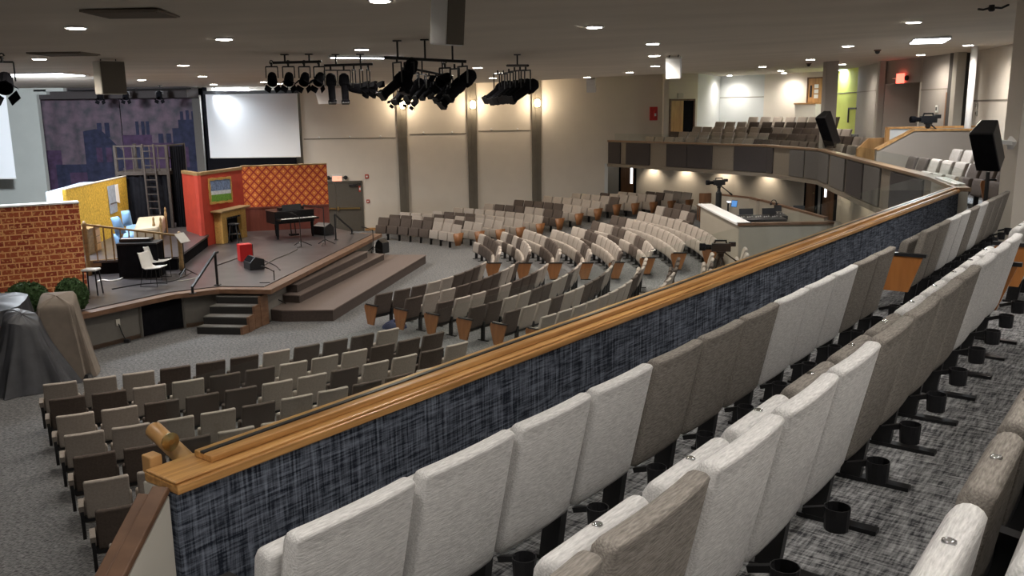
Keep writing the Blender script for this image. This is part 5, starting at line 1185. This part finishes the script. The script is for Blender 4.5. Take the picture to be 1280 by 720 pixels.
m0, m1, m2, m3 = aty(1072, 186, 25.4), aty(1086, 173, 25.4), aty(1108, 172, 25.4), aty(1108, 185, 25.4)
struct(MB().extrude([V((m0.x, 25.4, 3.0)), V((m2.x, 25.4, 3.0)), m2, m1, m0], (0, .1, 0)).build('wall_knee_stub', M['door_oak']))
q = aty(1161, 160, Yk); q.z = k1.z + .05; q.y += .06
video_camera('balcony_camera', 'black video camera resting on the oak topped knee wall of the balcony', q, .24, 0.0, False, 1.0)
pp = wray(1213, 24.2); struct(MB().lathe(V((pp.x, pp.y, 3.0)), [(.085, 0), (.085, 3.8)], 16).build('column_pipe', M['white_trim'], smooth=True))
# pillars with loudspeakers
cp = wray(1033, 30.4); cpo = struct(MB().box((cp.x + .1, cp.y, 4.85), (.40, .36, 3.7)).build('column_far', M['taupe_wall']))
pr = V((wray(1267, 13.6).x + .24, 13.6, 0)); struct(MB().box((pr.x, pr.y, 4.6), (.42, .42, 4.4)).build('column_near', M['cream']))
def speaker(lab, c, w, d, h, rot, m_='plastic', g='matte_black', arm=None, armcol='black'):
    t = thing('loudspeaker', lab, 'speaker', c); R = Matrix.Rotation(rot[2], 3, 'Z') @ Matrix.Rotation(rot[0], 3, 'X') @ Matrix.Rotation(rot[1], 3, 'Y')
    X, Y, Z = R @ V((1, 0, 0)), R @ V((0, 1, 0)), R @ V((0, 0, 1)); c = V(c)
    MB().prism([(-w / 2, -d / 2), (w / 2, -d / 2), (w * .36, d / 2), (-w * .36, d / 2)], -h / 2, h / 2).build('cabinet', M[m_], t, world=False, bevel=.02)
    MB().box((0, -d / 2 - .008, 0), (w * .94, .016, h * .95)).build('grille', M[g], t, world=False)
    for ch in t.children if False else []: pass
    for o in (bpy.data.objects[-1:] if False else []): pass
    t.rotation_euler = R.to_euler()
    if arm is not None:
        a = V(arm); loc = R.inverted() @ (a - c); MB().bar((0, d * .3, 0), loc, .06).box(loc, (.14, .14, .14)).build('wall_bracket', M[armcol], t, world=False)
    return t
sp = aty(1036, 162, cp.y - .6); speaker('black loudspeaker angled down on the far balcony pillar', sp, .40, .42, 1.2, (.55, 0, -1.0), arm=(cp.x + .05, cp.y - .1, sp.z))
sp = aty(1236, 182, 13.2); t = speaker('large black loudspeaker angled down beside the near right pillar', sp, .34, .34, .70, (.62, 0, -.85), arm=(pr.x - .2, pr.y - .05, sp.z + .02), armcol='white_trim')
a = aty(1240, 205, 13.2); bse = V((a.x - .02, 13.25, 3.05)); st_ = thing('speaker_stand', 'black stand pole below the large right loudspeaker', 'stand', bse)
MB().tube([(0, 0, 0), (0, 0, a.z - 3.05 - .12)], .03, 8).build('pole', M['black'], st_, world=False); tripod_base(MB(), (0, 0, 0), .4, .35, .015).build('tripod_base', M['black'], st_, world=False)
# ------------------------------------------------------------------ ceiling: downlights, panels, speakers, stage lamps
DL = [(95, 34), (280, 48), (49, 73), (229, 81), (253, 95), (177, 99.5), (267, 105), (475, 0), (452, 61), (564, 75), (597, 84), (623, 91), (616, 97), (349, 104), (330, 102), (743, 33), (816, 54), (818, 69), (819, 82), (787, 90), (734, 96), (787, 100.5), (684, 103), (854, 93), (953, 83), (1142, 27), (1060, 57), (1013, 74), (976, 88), (980, 91), (1053, 80), (1151, 68), (1210, 56), (912, 94)]
lens_me = None
def downlight(c, lab, group, power, col_=(1, .91, .8), spot=2.8):
    t = thing('ceiling_downlight', lab, 'ceiling light', c, 0, group)
    global lens_me
    if lens_me is None:
        lens_me = (MB().lathe((0, 0, 0), [(.115, .0), (.15, -.004), (.15, -.014), (.115, -.018)], 20).mesh('trim_ring', M['white_trim']), MB().lathe((0, 0, 0), [(.118, -.012), (.118, -.024)], 20).mesh('lens', M['lamp']))
    for nm, me in zip(('trim_ring', 'lens'), lens_me): o = bpy.data.objects.new(nm, me); col.objects.link(o); o.parent = t
    light('downlight_spot', 'SPOT', V(c) + V((0, 0, -.03)), power, col_, t, aim=V(c) - V((0, 0, 2)), spot_size=spot, spot_blend=1, shadow_soft_size=.11)
    return t
order = sorted(range(len(DL)), key=lambda i: DL[i][0])
for rank, i in enumerate(order):
    c = on_ceiling(*DL[i])
    downlight(c, 'round recessed downlight in the ceiling, %s from the left' % ORD[rank], 'ceiling downlights', DLP * ((FARK if c.x < 6.5 else 1.05) if c.y > 24 else 1))
for x, y in ((-6.5, 7), (-3.2, 4.5), (.2, 6.4), (3.4, 7.3), (6.6, 6.0), (-.8, 1.2), (2.4, 2.6), (5.6, 1.4), (-5, -.5), (1.2, -2.2), (4.6, -3), (9.2, 9.5), (-9.5, 11.0), (-12, 6), (9, 3), (-10, 2), (3, -6), (-1.5, -5), (7.5, -4.5), (6.45, 10.2)):  # unseen lamps added to light the near seats, left floor and near pillar
    downlight(V((x, y, ceil_z(x, y))), 'unseen round downlight added in the ceiling outside the view', 'added downlights outside the view', DLP * ((NEARK * (2.4 if y < 0 else .8)) if y < 9 and x > -3 else (.3 if x < -3 else 1)), (1, .945, .88))
def screen_wash(px, py, aim, power, name='added_screen_spot', size=1.0):   # extra spot added at the panel light to brighten the screen
    c = on_ceiling(px, py); return light(name, 'SPOT', c + V((0, -.15, -.12)), power, (.88, .94, 1), None, aim=aim, spot_size=size, spot_blend=1, shadow_soft_size=.4)
def tube_panel(lab, c, w, l, rz, power, col_=(.86, .93, 1)):
    t = thing('ceiling_panel_light', lab, 'ceiling light', c, rz)
    MB().box((0, 0, -.02), (w, l, .04)).build('frame', M['white_trim'], t, world=False); MB().box((0, 0, -.045), (w * .93, l * .93, .012)).build('diffuser', M['tube'], t, world=False)
    d = light('panel_glow', 'AREA', (0, 0, -.08), power, col_); d.data.shape = 'RECTANGLE'; d.data.size = w * .9; d.data.size_y = l * .9; d.parent = t; d.location = (0, 0, -.08)
    return t
tube_panel('wide bright ceiling panel light above the left screen', on_ceiling(38, 92), 2.4, 1.4, 0, 450); tube_panel('narrow bright strip light above the right projection screen', on_ceiling(288, 109), 1.6, .3, 0, 800)
screen_wash(270, 109, V((-11.4, 38.0, 4.9)), 1300, size=1.5); screen_wash(38, 92, V((-19.6, 34.5, 4.6)), 9000, size=1.7)
tube_panel('thin bright strip light in the ceiling left of the middle lamp cluster', on_ceiling(458, 70), 1.5, .14, .35, 25, (1, .93, .8))
tube_panel('bright ceiling panel light over the far balcony nook', on_ceiling(886, 96.5), 1.0, 1.3, .1, 60); tube_panel('bright ceiling panel light before the lime green wall', on_ceiling(1058, 86.5), 1.1, .9, 0, 90); tube_panel('large bright ceiling panel light at the right above the knee wall', on_ceiling(1162, 49), .75, 1.5, -.35, 150)
for px, py, lab, w, l in ((164, 16, 'square brown return vent in the ceiling at upper left', .95, .75), (80, 66.5, 'brown ceiling vent left of the hanging beige speaker', .95, .75)):
    c = on_ceiling(px, py); t = thing('ceiling_vent', lab, 'vent', c); MB().box((0, 0, -.012), (w, l, .024)).build('frame', M['vent'], t, world=False)
    b = MB(); [b.box((0, -l / 2 + l * (k + .5) / 12, -.028), (w * .92, l * .04, .012)) for k in range(12)]; b.build('louvres', M['vent'], t, world=False)
# hanging beige speakers
def hang(lab, px, py0, py1, w, d, rz, tilt, dz=0, m_='lip', g='speaker_front'):
    c = on_ceiling(px, py0); q = V((c.x, c.y, 0)); zb = zat(q, py1, 0); h = c.z - zb; R = Matrix.Rotation(rz, 3, 'Z') @ Matrix.Rotation(tilt, 3, 'X')
    t = thing('hanging_speaker', lab, 'speaker', (c.x, c.y, zb), 0); t.rotation_euler = R.to_euler()
    MB().box((0, 0, h * .48), (w, d, h * .92)).build('cabinet', M[m_], t, world=False, bevel=.015)
    MB().box((0, -d / 2 - .008, h * .48), (w * .95, .015, h * .88)).build('grille', M[g], t, world=False)
    for s in (-1, 1): MB().bar((s * w * .3, 0, h * .93), R.inverted() @ V((s * w * .3, 0, h + .02)), .02).build('hanger', M['black'], t, world=False)
    return t
hang('large beige box speaker hanging above the stage at left', 135, 74, 119, .50, .34, .82, 0); hang('tall speaker with grey face and light-whitened cabinet hanging from the ceiling at top centre', 556, -14, 58, .26, .30, .75, .1, 0, 'white_trim')  # top centre cabinet is white to stand in for its lit side
hang('white speaker hanging tilted under the ceiling right of centre', 843, 69, 97.5, .34, .22, -.3, .3, 0, 'white_trim', 'white_trim'); hang('small white speaker hanging near the back wall', 739.5, 97, 115.5, .36, .25, -.25, .2, 0, 'white_trim', 'white_trim')
hang('white tilted speaker behind the left bar of stage lamps', 416, 104, 128, 1.15, .3, -.2, .5, 0, 'white_trim', 'white_trim')
# dome camera and sensors
for px, py, lab in ((1097, 62, 'small dark dome camera on the right part of the ceiling'), (1011, 79, 'small dark dome on the ceiling left of the far pillar')):
    c = on_ceiling(px, py); t = thing('dome_camera', lab, 'security camera', c); MB().lathe((0, 0, 0), [(.09, 0), (.09, -.03), (.075, -.04)][::-1], 14).build('base', M['brown_trim'], t, world=False); MB().ball((0, 0, -.05), .065, 12, 8).build('dome', M['plastic'], t, world=False, smooth=True)
c = on_ceiling(1240, 6); t = thing('ceiling_fitting', 'black ceiling fitting with two curved arms at top right', 'ceiling fitting', c); MB().lathe((0, 0, 0), [(.03, -.1), (.05, -.08), (.04, 0)], 10).build('body', M['black'], t, world=False)
MB().tube([(0, 0, -.04), (.15, 0, -.05), (.26, 0, .0)], .018, 6).tube([(0, 0, -.04), (-.12, .02, -.07), (-.2, .02, -.06)], .018, 6).build('arm', M['black'], t, world=False)
# ---- stage lamps on their pipes
def pipe(lab, pts, n_drop=2):
    P = [V(p) for p in pts]; t = thing('lighting_pipe', lab, 'lighting pipe', P[0]); MB().tube(P, .025, 8).build('pipe', M['black'], t)
    for k in range(n_drop): p = P[0] + (P[-1] - P[0]) * ((k + .5) / n_drop); MB().tube([p, V((p.x, p.y, ceil_z(p.x, p.y)))], .018, 6).box(V((p.x, p.y, ceil_z(p.x, p.y) - .01)), (.14, .1, .02)).build('drop_rod', M['black'], t)
    return t
def par_can(lab, hook, rz, tilt, s=1.0, drop=.28):
    t = thing('stage_lamp', lab, 'stage lamp', hook, rz, 'stage lamps under the ceiling'); c = V((0, 0, -drop)); ax = V((0, -math.cos(tilt), -math.sin(tilt)))
    MB().lathe(c - ax * .16 * s, [(.05 * s, 0), (.09 * s, .04 * s), (.11 * s, .12 * s), (.12 * s, .34 * s), (.105 * s, .34 * s), (.1 * s, .14 * s)], 14, axis=ax).build('lamp_can', M['matte_black'], t, world=False)
    b = MB()
    Y = V((1, 0, 0)).cross(ax)
    for k in range(4): a = PI / 4 + k * PI / 2; d_ = V((1, 0, 0)) * math.cos(a) + Y * math.sin(a); e = ax.cross(d_); b.frame(c + ax * .2 * s + d_ * .16 * s + ax * .06 * s, .09 * s, .07 * s, .004, e, (ax + d_ * .6).normalized(), e.cross((ax + d_ * .6).normalized()))
    b.build('barn_doors', M['matte_black'], t, world=False)
    MB().bar((-.14 * s, 0, -drop), (-.14 * s, 0, -.08), .02).bar((.14 * s, 0, -drop), (.14 * s, 0, -.08), .02).bar((-.14 * s, 0, -.08), (.14 * s, 0, -.08), .025).build('yoke', M['black'], t, world=False)
    MB().tube([(.0, 0, -.09), (0, 0, .0)], .02, 6).tube([(.03 * math.cos(a), .03 * math.sin(a) * 0 + 0, .0 + .035 * math.sin(a)) for a in [k * PI / 4 for k in range(8)]], .012, 5).build('hook_clamp', M['black'], t, world=False)
    return t
def ellipsoidal(lab, hook, rz, tilt, s=1.0, drop=.3):
    t = thing('stage_lamp', lab, 'stage lamp', hook, rz, 'stage lamps under the ceiling'); c = V((0, 0, -drop)); ax = V((0, -math.cos(tilt), -math.sin(tilt)))
    MB().lathe(c - ax * .3 * s, [(.06 * s, 0), (.11 * s, .05 * s), (.13 * s, .2 * s), (.12 * s, .27 * s), (.085 * s, .3 * s), (.08 * s, .62 * s), (.1 * s, .64 * s), (.1 * s, .70 * s), (.085 * s, .70 * s), (.08 * s, .6 * s)], 14, axis=ax).build('lamp_barrel', M['matte_black'], t, world=False)
    MB().frame(c + ax * .40 * s, .085 * s, .012, .085 * s, (1, 0, 0), ax, V((1, 0, 0)).cross(ax)).build('colour_frame', M['black'], t, world=False)
    MB().bar((-.15 * s, 0, -drop), (-.15 * s, 0, -.08), .02).bar((.15 * s, 0, -drop), (.15 * s, 0, -.08), .02).bar((-.15 * s, 0, -.08), (.15 * s, 0, -.08), .025).build('yoke', M['black'], t, world=False)
    MB().tube([(0, 0, -.09), (0, 0, 0)], .02, 6).build('hook_clamp', M['black'], t, world=False)
    return t
def hz(px, py, Y): return aty(px, py, Y)
# left bar
pipe('black lighting pipe with the left row of stage lamps', [hz(341, 78.5, 17.2), hz(402, 77, 17.2)]); pipe('black lighting pipe carrying the tall lamps left of the centre cluster', [hz(405, 82, 17.4), hz(466, 80, 17.4)])
for i, px in enumerate((339, 360, 380, 398.5)): par_can('black stage lamp with barn doors, %s on the left pipe' % ORD[i], hz(px, 78, 17.2), .25 - .15 * i, .75, .78, .29)
for i, (px, ln) in enumerate(((413, 1.25), (429.5, 1.2))): ellipsoidal('long black stage lamp pointing straight down, %s of the left group' % ORD[i], hz(px, 82.5, 17.4), .3, 1.35, .82, .38)
for i, px in enumerate((442, 451, 460)): par_can('black stage lamp side on at the right end of the left pipes, %s one' % ORD[i], hz(px, 82, 17.5), 1.5, .15, .85, .42)
# middle cluster
pipe('black lighting pipe of the middle lamp cluster, nearest the view', [hz(480, 72, 15.2), hz(583, 77, 15.2)], 3); pipe('black lighting pipe at the back of the middle lamp cluster', [hz(515, 86, 19.5), hz(566, 96, 19.5)])
MID = [(496, 72, 15.2, -.95, .62, 1.1, .48), (511, 72, 15.2, -.8, 1.2, 1.0, .3), (504, 84, 16.5, -.7, .8, .9, .46), (518, 86, 17.5, -.7, .7, .9, .42), (527, 88, 18.5, -.6, .7, .9, .42), (536, 90, 19.2, -.6, .6, .9, .42), (545, 92, 19.5, -.5, .6, .9, .36), (553, 92, 19.0, -.6, .7, .9, .42), (560, 93, 18.6, -.6, .7, .9, .45), (568, 80, 15.3, -.95, .75, 1.1, .5), (578, 77, 15.2, -.95, .70, 1.1, .42)]
for i, (px, py, Y, rz, ti, s, dr) in enumerate(MID): ellipsoidal('black ellipsoidal stage lamp in the middle ceiling cluster, %s from the left' % ORD[i], hz(px, py, Y), rz, ti, s * .88, dr * .85)
par_can('round black stage lamp hanging alone right of the middle cluster', hz(556, 79, 15.4), -.6, .4, .85, .26)
for i, (px, py) in enumerate(((494, 116), (510, 115), (519, 118))): par_can('small brown stage lamp low in the middle cluster, %s from the left' % ORD[i], hz(px, py - 10, 21), -.8, .6, .55, .36)
# right cluster
pipe('black lighting pipe of the right lamp cluster', [hz(634, 82, 19), hz(660, 82, 18)], 1)
for i, (px, py, Y, rz, ti) in enumerate(((622, 88, 21, -.95, .55), (629, 88, 20.5, -.95, .6), (636, 86, 19.5, -.95, .55), (643, 84, 19, -.95, .55), (650, 83, 18.5, -.95, .5), (657, 83, 18.2, -.95, .5))): ellipsoidal('black stage lamp in the right ceiling cluster, %s from the left' % ORD[i], hz(px, py, Y), rz, ti, 1.05, .46)
par_can('black stage lamp cut off at the far left edge under the ceiling', hz(2, 70, 12.5), .4, .6, .95, .34)
# pipe and lamps inside the stage recess
pipe('dark lighting pipe above the painted backdrop', [V((-17.2, 35.2, 6.14)), V((-12.2, 34.6, 6.14))])
for i, x in enumerate((-15.9, -14.9, -13.6)): par_can('dark stage lamp above the painted backdrop, %s from the left' % ORD[i], V((x, 35.0, 6.14)), .3, 1.0, .95, .2)
# the camera operator's pink cable etc. by the A rows
q = P3(492, 410, 0); t = thing('blue_bag', 'dark blue folded cloth lying under the front aisle seat', 'bag', q); MB().grid(lambda u, v: (.32 * math.cos(2 * PI * u) * math.sin(PI * v / 2 + .01) * (1 + .1 * math.sin(9 * u)), .2 * math.sin(2 * PI * u) * math.sin(PI * v / 2 + .01), .16 * math.cos(PI * v / 2) * (1 + .3 * math.sin(12 * u)) + .01), 24, 8).build('cloth', mat('navy_cloth', (.05, .06, .12), .9), t, world=False, smooth=True)
# ------------------------------------------------------------------ world and exposure
w = bpy.data.worlds.new('world'); sc.world = w; w.use_nodes = True; w.node_tree.nodes['Background'].inputs[0].default_value = (.6, .6, .6, 1); w.node_tree.nodes['Background'].inputs[1].default_value = .02
vs_ = sc.view_settings; sc.display_settings.display_device = 'sRGB'; vs_.view_transform = 'Standard'; vs_.look = 'None'; vs_.gamma = 1; vs_.use_curve_mapping = False; vs_.exposure = EXPO
sc.cycles.use_denoising = True; sc.cycles.max_bounces = 7; sc.cycles.diffuse_bounces = 4; sc.cycles.transparent_max_bounces = 12; sc.cycles.sample_clamp_indirect = 6
